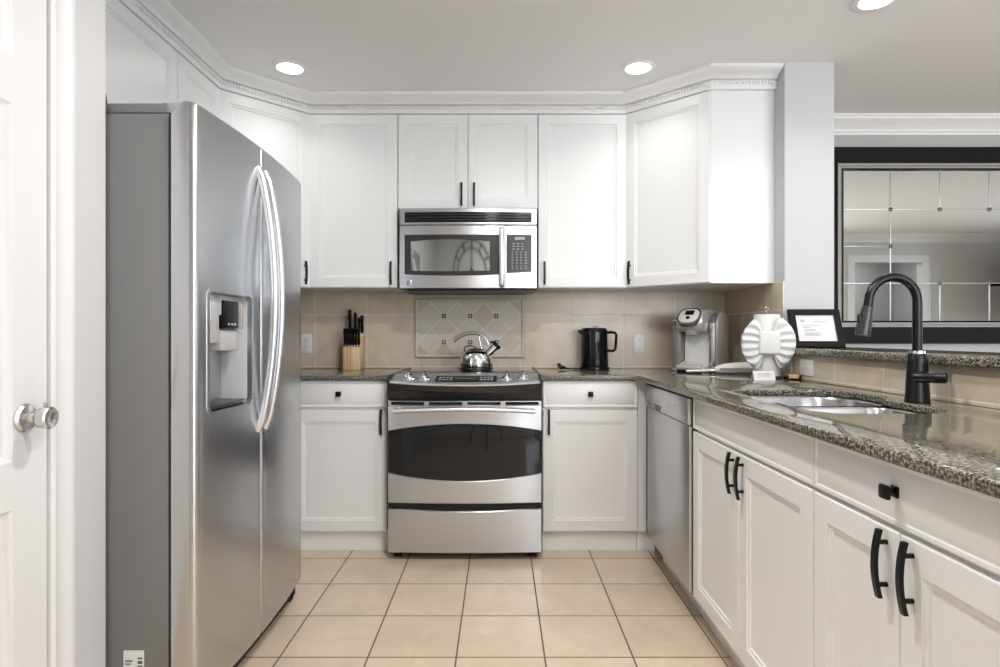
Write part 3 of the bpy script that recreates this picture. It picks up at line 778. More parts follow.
# ------------------------------------------------------------------ refrigerator (local x runs away from camera, -y faces the kitchen)
FW = .898
rf = thing('refrigerator', 'side-by-side stainless steel refrigerator with ice and water dispenser', 'refrigerator', (-.853, -2.030, 0), PI/2)
MB().box(.004, FW-.004, .078, .86, .03, 1.737, .004).build('cabinet_body', 'grey_side', rf)
MB().box(.004, FW-.004, .078, .40, 1.737, 1.768, .010).build('top_cover', 'grey_side', rf)
MB().box(.02, FW-.02, .02, .60, .012, .062).build('toe_grille', 'rubber', rf)
for a_ in (.010, FW-.070): MB().box(a_, a_+.060, .018, .10, 1.740, 1.770, .004).build('hinge_cover', 'plastic_grey', rf)
for sx in (.05, FW-.06): MB().box(sx-.02, sx+.02, .02, .10, 0, .03, .004).build('foot', 'rubber', rf)
fb = lambda x: -.023*(1-((x-FW/2)/(FW/2))**2)
xseam = .412; zt_, zb_ = 1.770, .068
def fridge_door(x0, x1, hole=None, name='freezer_door'):
    mb = MB(); r = .014
    xs = [x0, x0+.002, x0+.005, x0+.009, x0+r]
    inner = [x0+r+(x1-x0-2*r)*k/14 for k in range(1, 14)]
    if hole: inner = [x for x in inner if abs(x-hole[0]) > .008 and abs(x-hole[1]) > .008] + [hole[0], hole[1]]
    xs += sorted(inner) + [x1-r, x1-.009, x1-.005, x1-.002, x1]
    def rnd(x):
        dd = min(x-x0, x1-x); outer = (x0 < .01 and x-x0 < r) or (x1 > FW-.01 and x1-x < r)
        rr_ = .020 if outer else .006
        if dd >= r: return 0
        t = 1-dd/r; return rr_*(1-math.sqrt(max(0, 1-t*t)))
    def F(x, z):
        e = .012; ez = 0
        for q_ in (zt_-z, z-zb_):
            if q_ < e: t = 1-q_/e; ez = max(ez, e*(1-math.sqrt(max(0, 1-t*t))))
        return (x, fb(x)+rnd(x)+ez, z)
    zs = [zb_, zb_+.001, zb_+.004, zb_+.012] + ([hole[2], hole[3]] if hole else []) + [zt_-.012, zt_-.004, zt_-.001, zt_]
    V = [[mb.bm.verts.new(F(x, z)) for z in zs] for x in xs]
    for i in range(len(xs)-1):
        for j in range(len(zs)-1):
            if hole and xs[i] >= hole[0]-1e-6 and xs[i+1] <= hole[1]+1e-6 and zs[j] >= hole[2]-1e-6 and zs[j+1] <= hole[3]+1e-6: continue
            f = mb.bm.faces.new([V[i][j], V[i+1][j], V[i+1][j+1], V[i][j+1]]); f.smooth = True
    yb = .068
    # back and edges
    B = [[mb.bm.verts.new((x, yb, z)) for z in (zb_, zt_-.033)] for x in xs]
    for i in range(len(xs)-1):
        mb.bm.faces.new([V[i][0], B[i][0], B[i+1][0], V[i+1][0]]); mb.bm.faces.new([V[i][-1], V[i+1][-1], B[i+1][1], B[i][1]])
        mb.bm.faces.new([B[i][0], B[i][1], B[i+1][1], B[i+1][0]])
    mb.bm.faces.new([V[0][j] for j in range(len(zs))]+[B[0][1], B[0][0]])
    mb.bm.faces.new([V[-1][j] for j in range(len(zs))][::-1]+[B[-1][0], B[-1][1]])
    return mb.build(name, 'steel_fridge', rf, sharp=50)
HX0, HX1, HZ0, HZ1 = .062, .328, .885, 1.245
fd1 = fridge_door(0, xseam-.0025, (HX0, HX1, HZ0, HZ1), 'freezer_door')
fd2 = fridge_door(xseam+.0025, FW, None, 'fridge_door')
# dispenser recess
rc = MB(); D = .105
def FY(x): return fb(x)
ix0, ix1, iz0, iz1 = HX0+.012, HX1-.03, HZ0+.02, HZ1-.012
def P4(x0, x1, z0, z1, dy): return [(x0, FY(x0)+dy, z0), (x1, FY(x1)+dy, z0), (x1, FY(x1)+dy, z1), (x0, FY(x0)+dy, z1)]
rings = [P4(HX0, HX1, HZ0, HZ1, .001), P4(HX0+.006, HX1-.006, HZ0+.006, HZ1-.006, .012), P4(ix0, ix1, iz0, iz1, D)]
rc.loops(rings, False, True); rcs = rc.build('dispenser_recess', 'plastic_grey', fd1, world=False)
# bezel with rounded corners
bz = MB()
def ring3(x0, x1, z0, z1, r, dy): return [(x, FY(x)+dy, z) for x, z in rrect(x0, x1, z0, z1, r, 5)]
bz.loops([ring3(HX0-.006, HX1+.006, HZ0-.006, HZ1+.006, .024, .0005), ring3(HX0-.006, HX1+.006, HZ0-.006, HZ1+.006, .024, -.003), ring3(HX0+.004, HX1-.004, HZ0+.004, HZ1-.004, .018, -.003), ring3(HX0+.006, HX1-.006, HZ0+.006, HZ1-.006, .016, .014)], False, False, True)
# fill the four outer corner slivers behind the rounded bezel
for (cx, cz, sx, sz) in ((HX0, HZ0, 1, 1), (HX1, HZ0, -1, 1), (HX0, HZ1, 1, -1), (HX1, HZ1, -1, -1)):
    c = [(cx, cz), (cx+sx*.020, cz), (cx, cz+sz*.020)]
    bz.add([(x, FY(x)+.0005, z) for x, z in c], [(0, 1, 2)])
bz.build('dispenser_bezel', 'steel_fridge', fd1)
# control housing in the upper part of the recess
hs = MB(); hz0, hz1 = 1.105, HZ1-.008
def blk(mb, x0, x1, z0, z1, f, b, bev=.004): mb.box(x0, x1, FY((x0+x1)/2)+f, FY((x0+x1)/2)+b, z0, z1, bev)
blk(hs, HX0+.014, HX0+.095, 1.09, hz1, .016, D); blk(hs, HX0+.095, HX1-.03, 1.175, hz1, .020, D)
ho = hs.build('dispenser_housing', 'plastic_grey', fd1)
mb = MB(); blk(mb, HX0+.100, HX1-.062, 1.135, hz1-.016, .012, .03, .002); mb.build('dispenser_display', 'display', fd1)
mb = MB(); blk(mb, HX1-.062, HX1-.032, 1.135, hz1-.016, .013, .03, .002); mb.build('display_edge', M['tank'], fd1)
mb = MB(); blk(mb, HX0+.100, HX1-.040, 1.065, 1.130, .022, D); mb.build('dispenser_spout', 'plastic_grey', fd1)
mb = MB()
for z in (1.19, 1.155): blk(mb, HX0+.045, HX0+.075, z, z+.004, .0145, .018, 0)
for i in range(4): blk(mb, HX0+.11+.02*i, HX0+.122+.02*i, 1.145, 1.151, .011, .014, 0)
mb.build('button_marks', 'mid_mark', fd1)
mb = MB(); blk(mb, HX0+.022, HX0+.036, 1.155, 1.215, .012, .018, .002); mb.build('dispenser_button', 'plastic', fd1)
mb = MB(); blk(mb, HX0+.02, HX0+.13, 1.02, 1.09, .055, D, .01); mb.build('ice_chute', 'plastic_grey', fd1)
mb = MB(); mb.box(HX0+.03, HX0+.06, FY(.1)+.05, FY(.1)+.06, .965, 1.03, .004); mb.build('paddle', 'plastic_grey', fd1)
mb = MB(); blk(mb, HX0+.012, HX1-.026, HZ0+.008, HZ0+.020, .004, D-.02, .003); mb.build('drip_tray', 'charcoal', fd1)
for door_, hx in ((fd1, xseam-.031), (fd2, xseam+.031)):
    pts = []
    for k in range(25):
        t = -1+2*k/24; pts.append((hx, fb(hx)-.002-.054*(1-t*t)**.9 if abs(t) < 1 else fb(hx)+.004, 1.237+t*.452))
    mb = MB(); mb.tube(pts, .0135, 14, flat=(1.0, .85)); mb.build('handle', 'handle_steel', door_)
# paper sticker low on the side
stk = MB(); stk.box(.0025, .0040, .146, .203, .03, .229)
stk = stk.build('sticker', 'paper', rf); stk['label'] = 'small white barcode sticker'
mb = MB()
for i, z in enumerate((.205, .192, .182, .170, .160, .148, .13)): mb.box(.0018, .0026, .150, .163, z, z+(.008 if i % 2 else .005))
for z in (.198, .172, .145): mb.box(.0018, .0026, .178, .198, z, z+.004); mb.box(.0018, .0026, .182, .198, z-.008, z-.005)
mb.build('barcode', 'dark_mark', stk)

# ------------------------------------------------------------------ dishwasher
dwd0, dwd1 = 2.295, 2.955
dw = thing('dishwasher', 'stainless steel dishwasher between the corner filler and sink cabinet', 'dishwasher', (.752, yd((dwd0+dwd1)/2), 0), -PI/2)
h = (dwd1-dwd0)/2-.002
MB().box(-h, h, .0, .58, .10, .862).build('tub', 'charcoal', dw)
MB().box(-h, h, .05, .58, 0, .0995).build('toe_kick', 'cab', dw)
MB().box(-h+.001, h-.001, -.028, -.0005, .125, .764, .005).build('door', 'steel', dw)
MB().box(-h+.001, h-.001, -.034, -.0005, .768, .872, .005).build('control_strip', 'steel', dw)
mb = MB(); mb.prism([(-.16, .795), (-.05, .795), (-.07, .769), (-.14, .769)], -.0350, -.030, 'y'); mb.build('latch_pocket', 'charcoal', dw)
mb = MB(); mb.box(-h+.03, -h+.06, -.0352, -.034, .790, .796); mb.box(-h+.05, -h+.09, -.0352, -.034, .779, .785); mb.build('brand_mark', 'dark_mark', dw)
mb = MB()
for i in range(6): mb.box(.06+.024*i, .074+.024*i, -.0352, -.034, .822-.0, .825); mb.box(.06+.024*i, .068+.024*i, -.0352, -.034, .808, .811)
mb.build('button_marks', 'mid_mark', dw)

# ------------------------------------------------------------------ wall plates
def plate(label, loc, rz, w, hgt, kind, horiz=False):
    t = thing('outlet', label, 'outlet', loc, rz)
    MB().box(-w/2, w/2, -.006, 0, -hgt/2, hgt/2, .003).build('cover_plate', 'plastic', t)
    f = MB(); m_ = MB()
    if kind == 'duplex':
        for s in (-1, 1):
            f.lathe([(.001, -.0085), (.0165, -.0085), (.0175, -.0055)], (0, 0, s*.020), 20, 'y')
            m_.box(-.0075, -.0055, -.0092, -.008, s*.020-.002, s*.020+.008); m_.box(.0055, .0075, -.0092, -.008, s*.020-.002, s*.020+.006)
            m_.lathe([(.001, -.0092), (.0028, -.0092), (.0028, -.008)], (0, 0, s*.020-.008), 10, 'y')
    elif kind == 'duplex_h':
        for s in (-1, 1):
            f.lathe([(.001, -.0085), (.0165, -.0085), (.0175, -.0055)], (s*.020, 0, 0), 20, 'y')
            m_.box(s*.020-.006, s*.020+.005, -.0092, -.008, .005, .007); m_.box(s*.020-.006, s*.020+.005, -.0092, -.008, -.007, -.005)
    else:
        f.box(-.012, .012, -.0075, -.0055, -.006, .006, .001); m_.box(-.004, .004, -.0082, -.007, -.0012, .0012)
    f.build('socket_face', 'plastic', t); m_.build('slots', 'dark_mark', t)
    return t
plate('white duplex outlet on the tiles beside the black electric kettle', (.860, -.0085, 1.060), 0, .070, .115, 'duplex')
plate('white duplex outlet on the tiles next to the refrigerator edge', (-1.195, -.0085, 1.060), 0, .070, .115, 'duplex')
plate('white outlet plate half hidden behind the coffee maker', (XR-.0085, -.30, 1.06), -PI/2, .070, .115, 'duplex')
plate('white outlet plate partly hidden beside the towel roll, under the ledge', (XR-.0085, yd(2.90), .967), -PI/2, .115, .075, 'duplex_h')
plate('white switch plate under the granite ledge, nearer the faucet', (XR-.0085, yd(2.705), .967), -PI/2, .118, .075, 'switch')

# ------------------------------------------------------------------ knife block and knives
kbx, kby = -.874, -.130
kb = thing('knife_block', 'pale wooden knife block full of black handled knives', 'knife block', (kbx, kby, COUNTER))
mb = MB(); mb.prism([(-.055, 0), (.075, 0), (.075, .215), (.03, .215), (-.055, .118)], -.050, .050, 'x', bev=.003)
mb.build('block', 'wood', kb)
def knife(label, x, y, z, L, tilt, w=.0085, d=.012, cap=True):
    t = thing('knife', label, 'knife', (kbx+x, kby+y, COUNTER+z), 0, 'black handled knives in the wooden block')
    t.rotation_euler = (tilt, 0, 0)
    mb = MB(); rings = []
    for k, (f, s) in enumerate(((0, .8), (.1, .9), (.3, 1.0), (.55, .9), (.8, 1.08), (.95, 1.0), (1, .7))):
        rings.append([(w*s*cx, d*s*cy, L*f) for cx, cy in ((-1, -.7), (-.7, -1), (.7, -1), (1, -.7), (1, .7), (.7, 1), (-.7, 1), (-1, .7))])
    mb.loops(rings, smooth=True); mb.build('handle', 'black_plastic', t)
    mb = MB(); mb.box(-w*.9, w*.9, -d*.95, d*.95, -.010, .0, .001); mb.box(-.001, .001, -.009, .009, -.06, -.009); mb.build('blade', 'chrome', t)
    rv = MB()
    for f in (.25, .75): rv.lathe([(.001, -d*1.02), (.0018, -d*1.02), (.0018, -d*.5)], (0, 0, L*f), 8, 'y')
    rv.build('rivet', 'satin', t)
order = ['leftmost', 'second from left', 'third from left', 'fourth from left', 'fifth from left', 'rightmost']
for i in range(6):
    x = -.0415+.0166*i; y = -.034; z = .118+(y+.055)*1.14+.006
    knife('black handled steak knife, %s in the front row of the block' % order[i], x, y, z, .098, .10, .0072, .009)
for lab, x, y, z, L, ti in (('tall black handled honing steel at the left back of the knife block', -.030, .045, .212, .140, .10),
                            ('black handled carving knife second in the back row of the block', .003, .045, .212, .122, .10),
                            ('short black handled knife between the carving knife and shears', .024, .050, .212, .090, .10),
                            ('black kitchen shears handle at the right back of the knife block', .043, .045, .212, .105, .12)):
    knife(lab, x, y, z+.008, L, ti, .0085, .012)

# ------------------------------------------------------------------ stove-top kettle
kt = thing('kettle', 'polished steel whistling tea kettle standing on the range', 'kettle', (-.135, -.295, .912))
MB().lathe([(.001, .0), (.088, .0), (.088, .006), (.096, .008), (.096, .015), (.091, .017), (.001, .017)], n=48).build('base_band', 'charcoal', kt)
MB().lathe([(.001, .0165), (.090, .0165), (.094, .024), (.094, .050), (.089, .078), (.074, .102), (.054, .115), (.046, .116)], n=48).build('body', 'chrome', kt)
MB().lathe([(.052, .1145), (.047, .119), (.030, .124), (.001, .126)], n=40).build('lid', 'charcoal', kt)
mb = MB(); mb.tube([(-.068, 0, .106), (-.066, 0, .13), (-.048, 0, .142), (-.028, 0, .140), (.0, 0, .127)], .0035, 10); mb.build('lid_wire', 'black', kt)
mb = MB(); d = Vector((.62, 0, .58)).normalized()
p0 = Vector((.058, 0, .088)); mb.tube([p0, p0+d*.045, p0+d*.072], [.022, .021, .022], 24); mb.build('spout', 'chrome', kt)
mb = MB(); mb.tube([p0+d*.068, p0+d*.073, p0+d*.090], [.022, .027, .026], 24); mb.box(p0.x+d.x*.07-.03, p0.x+d.x*.07-.01, -.006, .006, p0.z+d.z*.07+.018, p0.z+d.z*.07+.032, .003); mb.build('whistle_cap', 'black', kt)
pts = []
for k in range(15):
    a = math.radians(168-k*8.6); pts.append((-.008+.118*math.cos(a), 0, .118+.100*math.sin(a)))
pts = [(-.128, 0, .164), (-.118, 0, .176), (-.10, 0, .190), (-.075, 0, .203), (-.045, 0, .211), (-.015, 0, .213), (.010, 0, .208), (.022, 0, .196)]
mb = MB(); mb.tube(pts, [.009, .012, .012, .0115, .0115, .011, .009, .007], 14, flat=(1, 1.2)); mb.build('grip', M['tank'], kt)
mb = MB(); mb.tube([(-.01, 0, .214), (.020, 0, .208), (.045, 0, .192), (.060, 0, .172), (.070, 0, .150), (.072, 0, .135)], [.006, .0065, .006, .0055, .005, .004], 12)
mb.tube([(.012, 0, .206), (.020, 0, .17), (.024, 0, .145), (.034, 0, .118)], [.006, .005, .005, .006], 12)
mb.tube([(.024, 0, .145), (.045, 0, .132), (.066, 0, .142)], .004, 10); mb.build('handle_arch', 'chrome', kt)

# ------------------------------------------------------------------ black electric kettle
ek = thing('electric_kettle', 'glossy black electric jug kettle on the right counter', 'kettle', (.563, -.130, COUNTER))
mb = MB(); rings = []
for z, r in ((.0, .086), (.004, .090), (.016, .090), (.020, .082), (.024, .083), (.20, .0775), (.225, .077), (.234, .072), (.237, .05), (.238, .002)):
    rings.append([(r*math.cos(2*PI*k/40), r*math.sin(2*PI*k/40), z*1.05) for k in range(40)])
mb.loops(rings, smooth=True); mb.build('body', 'black_plastic', ek)
mb = MB(); mb.loops([[(-.060, -.022, .19), (-.060, .022, .19), (-.060, .02, .235), (-.060, -.02, .235)], [(-.098, -.006, .222), (-.098, .006, .222), (-.098, .006, .236), (-.098, -.006, .236)]]); mb.build('spout', 'black_plastic', ek)
mb = MB(); mb.tube([(.070, 0, .220), (.100, 0, .222), (.124, 0, .218), (.131, 0, .205), (.128, 0, .15), (.124, 0, .118), (.112, 0, .110), (.080, 0, .112)], .0085, 12, flat=(1, 1.3)); mb.build('handle', 'black_plastic', ek)
mb = MB(); mb.tube([(-.022, 0, .236), (-.020, 0, .250), (-.008, 0, .258), (.010, 0, .258), (.022, 0, .250), (.024, 0, .236)], .0035, 8); mb.build('lid_loop', 'satin', ek)
MB().box(-.004, .004, -.084, -.079, .06, .16, .002).build('water_gauge', M['charcoal'], ek)
cd = MB(); cd.tube([(-.086, -.02, .006), (-.12, -.035, .006), (-.15, -.03, .006), (-.165, -.05, .006), (-.18, -.035, .007)], .0038, 8)
cd.tube([(-.08, .0, .006), (-.13, -.01, .006), (-.16, -.03, .008), (-.185, -.02, .010)], .0038, 8)
cord = cd.build('cord', 'black_plastic', ek)
pl = MB(); pl.tube([(-.178, -.034, .012), (-.200, -.044, .014), (-.212, -.050, .015)], [.008, .012, .010], 10)
for s in (-1, 1): pl.box(-.228, -.210, -.052+s*.006, -.050+s*.006, .012, .018)
pl.tube([(-.183, -.02, .011), (-.205, -.012, .022), (-.218, -.005, .032)], [.006, .010, .008], 10); pl.build('plug', 'black_plastic', cord)

# ------------------------------------------------------------------ pod coffee maker
cm = thing('coffee_maker', 'champagne and white single-cup pod coffee maker in the corner', 'coffee maker', (1.125, -.30, COUNTER), math.radians(-40))
# local: front -y ; right side wall visible from the camera
mb = MB(); mb.prism([(-.135, 0), (.13, 0), (.13, .27), (.115, .315), (.06, .335), (.0, .325), (-.0, .245), (-.01, .06), (-.135, .03)][0:], -.075, .085, 'x', bev=.006)
mb.build('housing', 'plastic', cm)
mb = MB(); mb.prism([(-.045, 0), (.150, 0), (.145, .285), (.115, .325), (.05, .338), (-.01, .322), (-.035, .28)], .083, .125, 'x', bev=.010); mb.build('side_panel', 'champagne', cm)
mb = MB(); mb.prism([(-.060, 0.002), (-.040, .002), (-.030, .285), (-.005, .326), (-.020, .315), (-.052, .270)], .085, .118, 'x', bev=.004); mb.build('edge_strip', 'satin', cm)
mb = MB(); mb.prism([(-.13, .235), (-.145, .265), (-.13, .31), (-.08, .345), (.02, .352), (.09, .34), (.09, .30), (-.02, .225), (-.09, .222)], -.070, .080, 'x', bev=.010); hd = mb.build('brew_head', 'champagne', cm)
# oval control face, tilted on the front of the head
fc = Matrix.Translation((0, -.124, .308)) @ Matrix.Rotation(math.radians(-42), 4, 'X')
def oval(rx, rz, y0, y1, pw=2.6, n=40):
    def P(k): 
        a = 2*PI*k/n; c, s_ = math.cos(a), math.sin(a)
        return (math.copysign(abs(c)**(2/pw), c)*rx, math.copysign(abs(s_)**(2/pw), s_)*rz)
    m = MB(); pp = [P(k) for k in range(n)]
    m.loops([[(x, y0, z) for x, z in pp], [(x, y1+.002, z) for x, z in pp], [(x*.94, y1, z*.95) for x, z in pp]], smooth=False); return m
oval(.066, .060, .02, -.006).xform(fc).build('control_rim', 'bronze', hd)
oval(.056, .051, .0, -.0085).xform(fc).build('control_face', 'plastic', hd)
m = MB(); m.box(-.024, .026, -.0115, -.004, .004, .036, .002); m.xform(fc); m.build('screen', 'display', hd)
m = MB(); m.lathe([(.001, -.012), (.011, -.012), (.011, -.004)], (0, 0, -.018), 20, 'y'); m.xform(fc); m.build('brew_button', 'black_plastic', hd)
mb = MB(); mb.lathe([(.001, .205), (.030, .205), (.040, .222), (.045, .250), (.001, .25)], (.0, -.080, 0), 28); mb.build('pod_nozzle', 'champagne', cm)
mb = MB(); mb.box(-.068, .078, -.140, -.012, .0, .012, .005); mb.build('foot', 'black_plastic', cm)
mb = MB(); mb.box(-.070, .080, -.152, -.012, .012, .042, .012, 3); mb.build('drip_tray', 'champagne', cm)
mb = MB(); mb.box(-.070, .080, -.018, -.008, .045, .235, .002); mb.build('brew_bay', 'plastic', cm)
mb = MB(); mb.box(-.128, -.076, -.060, .110, .015, .270, .014, 3); mb.build('water_tank', 'tank', cm)
mb = MB(); mb.box(-.130, -.074, -.075, .115, .270, .300, .012, 3); mb.box(-.130, -.074, -.075, .115, 0, .018, .004); mb.build('tank_lid', 'satin', cm)

# ------------------------------------------------------------------ towel roll, holder, bow
rx_, ry_ = 1.272, yd(2.86)
ph = thing('paper_towel_holder', 'paper towel stand with dark base and wire loop top', 'paper towel holder', (rx_, ry_, COUNTER))
MB().lathe([(.001, 0), (.074, 0), (.076, .004), (.074, .010), (.001, .010)], n=40).build('base', M['bead_bronze'], ph)
mb = MB(); mb.tube([(0, 0, .010), (0, 0, .316)], .004, 10); mb.tube([(0, 0, .314), (-.006, 0, .322), (-.008, 0, .334), (0, 0, .342), (.008, 0, .334), (.004, 0, .322)], .0022, 8); mb.build('rod', 'chrome', ph)
pr = MB(); pr.lathe([(.018, .012), (.057, .012), (.0585, .014), (.0585, .300), (.057, .303), (.018, .303), (.018, .012)], n=48, cap=False)
o = pr.build('paper_towel_roll', 'paper'); o.location = (rx_, ry_, COUNTER); tag(o, 'white paper towel roll standing upright wearing a cloth bow', 'paper towel')
bw = thing('bow', 'pleated white cloth bow tied around the paper towel roll', 'bow', (rx_, ry_, COUNTER+.168), math.radians(-16))
mb = MB()
rings = []
for z, r in ((-.062, .0605), (-.060, .064), (-.03, .066), (0, .0645), (.03, .066), (.060, .064), (.062, .0605)):
    rings.append([((r+.0015*math.sin(7*k))*math.cos(2*PI*k/48), (r)*math.sin(2*PI*k/48), z) for k in range(48)])
mb.loops(rings, False, False, True); mb.build('band', 'cloth', bw)
def wing(s, rot, zc, W_=.115):
    NA, NR = 61, 14; front = []; back = []
    for i in range(NA):
        t = -1+2*i/(NA-1); f = []; g_ = []
        for j in range(NR):
            u = j/(NR-1)
            # a fan of soft pleats spreading from the knot to a rounded rim
            hgt = .056+.066*math.sin(min(1, u*1.2)*PI/2)
            rim = 1-.62*abs(t)**2.4
            x = s*(.034+u*W_*rim); z = t*hgt*(1-.06*u)
            pl = math.cos(t*PI*6.3)*(.0015+.0065*math.sin(u*PI*.8))
            y = -.072-.012*math.sin(u*PI) + pl + .020*u
            f.append((x, y, z)); g_.append((x, y+.010+.010*math.sin(u*PI), z))
        front.append(f); back.append(g_)
    mb = MB()
    F = [[mb.bm.verts.new(p) for p in r] for r in front]; B = [[mb.bm.verts.new(p) for p in r] for r in back]
    for i in range(NA-1):
        for j in range(NR-1):
            for A in (F, B):
                q_ = mb.bm.faces.new([A[i][j], A[i+1][j], A[i+1][j+1], A[i][j+1]]); q_.smooth = True
        for j in (0, NR-1):
            q_ = mb.bm.faces.new([F[i][j], F[i+1][j], B[i+1][j], B[i][j]]); q_.smooth = True
    for i in (0, NA-1):
        for j in range(NR-1): mb.bm.faces.new([F[i][j], F[i][j+1], B[i][j+1], B[i][j]])
    o = mb.build('loop', 'cloth', bw, sharp=70); o.rotation_euler = (0, 0, rot); o.location = (0, 0, zc); return o
wing(-1, math.radians(6), -.004, .090); wing(1, math.radians(-12), .002, .092)
m = MB(); m.box(-.046, .046, -.098, -.074, -.052, .054, .010, 3); m.build('knot', 'cloth', bw)

# tent card, small dark holder with tan block, white handheld appliance
tc = MB(); cxc, cyc = 1.205, yd(2.745)
tc.prism([(-.022, 0), (-.0195, 0), (.0, .0385), (.0195, 0), (.022, 0), (.001, .041), (-.001, .041)], -.047, .047, 'x')
o = tc.build('tent_card', 'paper'); o.location = (cxc, cyc, COUNTER); o.rotation_euler = (0, 0, math.radians(-6)); tag(o, 'small folded white card standing before the towel roll', 'card')
mb = MB()
for z, w_ in ((.029, .05), (.023, .06), (.017, .045)):
    yy = -.022*(1-z/.041)-.0012; mb.box(-w_/2, w_/2, yy-.0006, yy, z, z+.0015)
mb.build('printed_lines', 'mid_mark', o)
sd = thing('sponge_tray', 'small dark tray with a tan sponge right of the towel roll', 'sponge tray', (1.345, yd(2.76), COUNTER))
MB().box(-.032, .032, -.02, .02, 0, .006, .002).build('tray', 'black_plastic', sd)
mb = MB(); mb.box(-.032, -.026, -.02, .02, .004, .022, .001); mb.box(.026, .032, -.02, .02, .004, .022, .001); mb.build('tray_ends', 'black_plastic', sd)
MB().box(-.025, .025, -.016, .016, .006, .024, .004).build('sponge', M['wood'], sd)
ap = thing('hand_appliance', 'white slim-nosed handheld appliance lying between coffee maker and towel roll', 'kitchen appliance', (1.19, yd(3.16), COUNTER), math.radians(-4))
mb = MB(); rings = []
for x, w_, z0, z1 in ((-.065, .012, .012, .030), (-.045, .022, .006, .044), (-.01, .030, .003, .056), (.05, .034, .001, .062), (.12, .036, .001, .064), (.17, .034, .002, .058), (.19, .024, .010, .045)):
    rings.append([(x, w_*math.cos(2*PI*k/20), (z0+z1)/2+(z1-z0)/2*math.sin(2*PI*k/20)) for k in range(20)])
mb.loops(rings, smooth=True); mb.build('body', 'plastic', ap)
mb = MB(); mb.tube([(-.085, 0, .020), (-.060, 0, .021)], [.010, .013], 14); mb.tube([(-.068, 0, .006), (-.068, 0, .040)], .003, 8); mb.build('neck', 'chrome', ap)
mb = MB(); mb.tube([(-.205, 0, .015), (-.20, 0, .015), (-.10, 0, .017), (-.082, 0, .020)], [.006, .0085, .0095, .010], 12, flat=(.8, 1.5)); mb.build('nose', 'plastic', ap)
MB().box(-.04, .16, -.037, .037, .028, .031, .001).build('seam', 'dark_mark', ap)

# framed notice on the ledge
pf = thing('framed_notice', 'black framed printed notice leaning back on the granite ledge', 'picture frame', (1.49, yd(2.80), LEDGE+.001), math.radians(-4))
tilt = Matrix.Rotation(math.radians(-20), 4, 'X')
fw, fh, bd_ = .118, .192, .030
mb = MB(); 
ro = [(-fw, 0), (fw, 0), (fw, fh), (-fw, fh)]; ri = [(-fw+bd_, bd_), (fw-bd_, bd_), (fw-bd_, fh-bd_), (-fw+bd_, fh-bd_)]
mb.loops([[(x, .012, z) for x, z in ro], [(x, 0, z) for x, z in ro], [(x*.985, -.008, .002+z*.98) for x, z in ro], [(x, -.006, z) for x, z in ri], [(x, .004, z) for x, z in ri]], True, False)
mb.xform(tilt); mb.build('frame', 'black_plastic', pf)
mb = MB(); mb.box(-fw+bd_-.002, fw-bd_+.002, .001, .004, bd_-.002, fh-bd_+.002); mb.xform(tilt); pg = mb.build('page', 'paper', pf)
mb = MB()
for z, x0, x1 in ((.128, -.005, .055), (.110, -.06, .015), (.100, -.06, -.025), (.090, -.055, -.005), (.083, -.055, .0), (.072, -.055, .02), (.066, -.055, .012), (.060, -.055, .015)): mb.box(x0, x1, -.0004, .001, z, z+.0024)
mb.xform(tilt); mb.build('printed_lines', 'mid_mark', pg)
mb = MB(); mb.box(-.068, -.046, .0, .001, .128, .140, .0); mb.xform(tilt); mb.build('printed_emblem', simple('pale_blue_print', (.35, .45, .62), .6), pg)
mb = MB(); mb.prism([(-.012, 0), (.012, 0), (.02, .0)][:0] or [(.040, .10), (.044, .10), (.085, 0.0), (.080, 0)], -.02, .02, 'x'); mb.xform(Matrix.Translation((0, .02, 0))); mb.build('easel_leg', 'black_plastic', pf)

# ------------------------------------------------------------------ living room mirror
MX0, MX1 = 2.10, 4.60; MZ0, MZ1 = 1.192, 2.135
mr = thing('wall_mirror', 'large wall mirror with silver inner frame and broad black border', 'mirror', ((MX0+MX1)/2, -.002, MZ0))
def framering(x0, x1, z0, z1, w_, y0, y1, y2):
    mb = MB(); mb.loops([[(x0-w_, y0, z0-w_), (x1+w_, y0, z0-w_), (x1+w_, y0, z1+w_), (x0-w_, y0, z1+w_)], [(x0-w_, y1, z0-w_), (x1+w_, y1, z0-w_), (x1+w_, y1, z1+w_), (x0-w_, y1, z1+w_)],
        [(x0, y2, z0), (x1, y2, z0), (x1, y2, z1), (x0, y2, z1)], [(x0, y0, z0), (x1, y0, z0), (x1, y0, z1), (x0, y0, z1)]], False, False); return mb
framering(MX0-.032, MX1+.032, MZ0-.026, MZ1+.026, .106, -.001, -.030, -.024).build('border', M['black_frame'], mr, world=True)
framering(MX0, MX1, MZ0, MZ1, .030, -.001, -.036, -.026).build('inner_frame', 'silver', mr, world=True)
mb = MB(); n_ = 0
x = MX0-.02
while x < MX1+.02:
    for z in (MZ0-.016, MZ1+.016): mb.box(x, x+.007, -.038, -.030, z-.005, z+.005)
    x += .013
mb.build('beading', 'silver', mr, world=True)
framering(MX0+.008, MX1-.008, MZ0+.008, MZ1-.008, .009, -.002, -.031, -.029).build('fillet', M['black_plastic'], mr, world=True)
MB().box(MX0-.01, MX1+.01, -.014, -.003, MZ0-.01, MZ1+.01).build('mirror_glass', 'mirror', mr, world=True)
K = 600/3.69
def mx(px): return (px-500)/K
def mz(py): return CAM_Z+(334.5-py)/K
mb = MB(); vx = [mx(891)+i*.3045 for i in range(8)]; zr = [mz(209), mz(246), mz(283)]
def sv(x, z0, z1): mb.box(x-.003, x+.003, -.017, -.0145, z0, z1, .001)
def sh(x0, x1, z): mb.box(x0, x1, -.017, -.0145, z-.0022, z+.0022, .001)
sv(vx[0], MZ0, MZ1)
for x in vx[1:]: sv(x, MZ0, zr[2]); sv(x, zr[0], MZ1)
for z in (zr[0], zr[2]): sh(MX0, MX1, z)
sh(MX0, vx[0], zr[1])
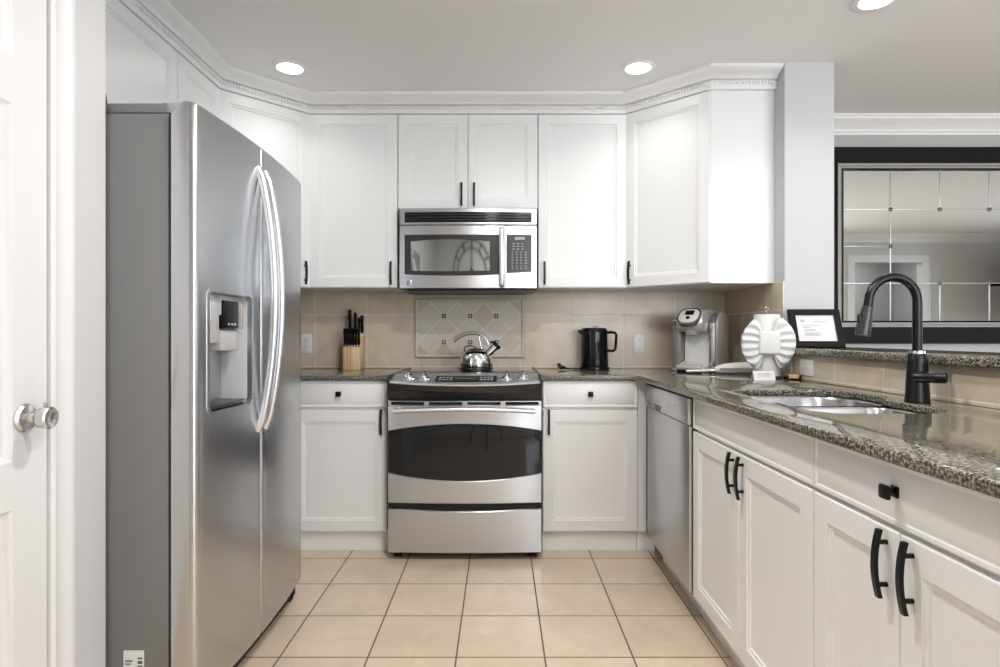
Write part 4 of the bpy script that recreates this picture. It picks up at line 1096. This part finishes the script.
mb.build('glazing_strips', 'strip', mr, world=True)
for x, z in [(vx[0], zr[1])]+[(x, z) for x in vx for z in (zr[0], zr[2])]:
    if abs(x-vx[0]) < .01 and z == zr[2]: continue
    MB().lathe([(.001, -.025), (.007, -.024), (.012, -.020), (.013, -.0145)], (x, 0, z), 20, 'y').build('rosette', 'pewter', mr, world=True)

# things behind the camera that the shiny surfaces show
ck = thing('wall_clock', 'large round open iron wall clock behind the camera, seen in the microwave door', 'clock', (-.30, YB+.004, 1.85), PI)
mb = MB()
for r in (.40, .30):
    mb.tube([(r*math.cos(2*PI*k/48), -.015, r*math.sin(2*PI*k/48)) for k in range(49)], .010, 8)
mb.build('rings', 'black', ck)
mb = MB()
for k in range(12):
    a = PI/6*k; mb.tube([(.31*math.cos(a), -.015, .31*math.sin(a)), (.39*math.cos(a), -.015, .39*math.sin(a))], .012, 8)
for k in range(4):
    a = PI/2*k; mb.tube([(.05*math.cos(a), -.010, .05*math.sin(a)), (.30*math.cos(a), -.010, .30*math.sin(a))], .006, 8)
mb.build('numerals', 'black', ck)
mb = MB(); mb.lathe([(.001, -.03), (.05, -.025), (.06, -.002), (.001, -.002)], (0, 0, 0), 24, 'y'); mb.box(-.008, .008, -.03, -.02, 0, .22); mb.box(0, .15, -.03, -.02, -.008, .008); mb.build('hands', 'black', ck)
tr_ = thing('tripod', 'black camera tripod under the viewpoint, seen in the oven glass', 'tripod', (0.0, -3.86, 0))
MB().lathe([(.001, .80), (.04, .80), (.045, .84), (.03, .90), (.02, .96), (.001, .96)], n=20).build('head', 'black', tr_)
for a in (PI/2, PI/2+2*PI/3, PI/2+4*PI/3):
    MB().tube([(.03*math.cos(a), .03*math.sin(a), .84), (.17*math.cos(a), .17*math.sin(a), .42), (.32*math.cos(a), .32*math.sin(a), .008)], [.014, .012, .009], 10).build('leg', 'black', tr_)

tv = thing('television', 'flat black television on a swivel arm, at the far right of the mirror view', 'television', (6.52, YB+.45, 1.75), PI-.9)
MB().box(-.45, .45, -.02, .02, -.40, .40, .006).build('screen_case', 'black_plastic', tv)
MB().box(-.43, .43, -.022, -.019, -.38, .38).build('screen', 'glass_grey', tv)
MB().tube([(0, .02, 0), (.10, .30, 0)], .02, 10).build('wall_arm', 'black', tv)
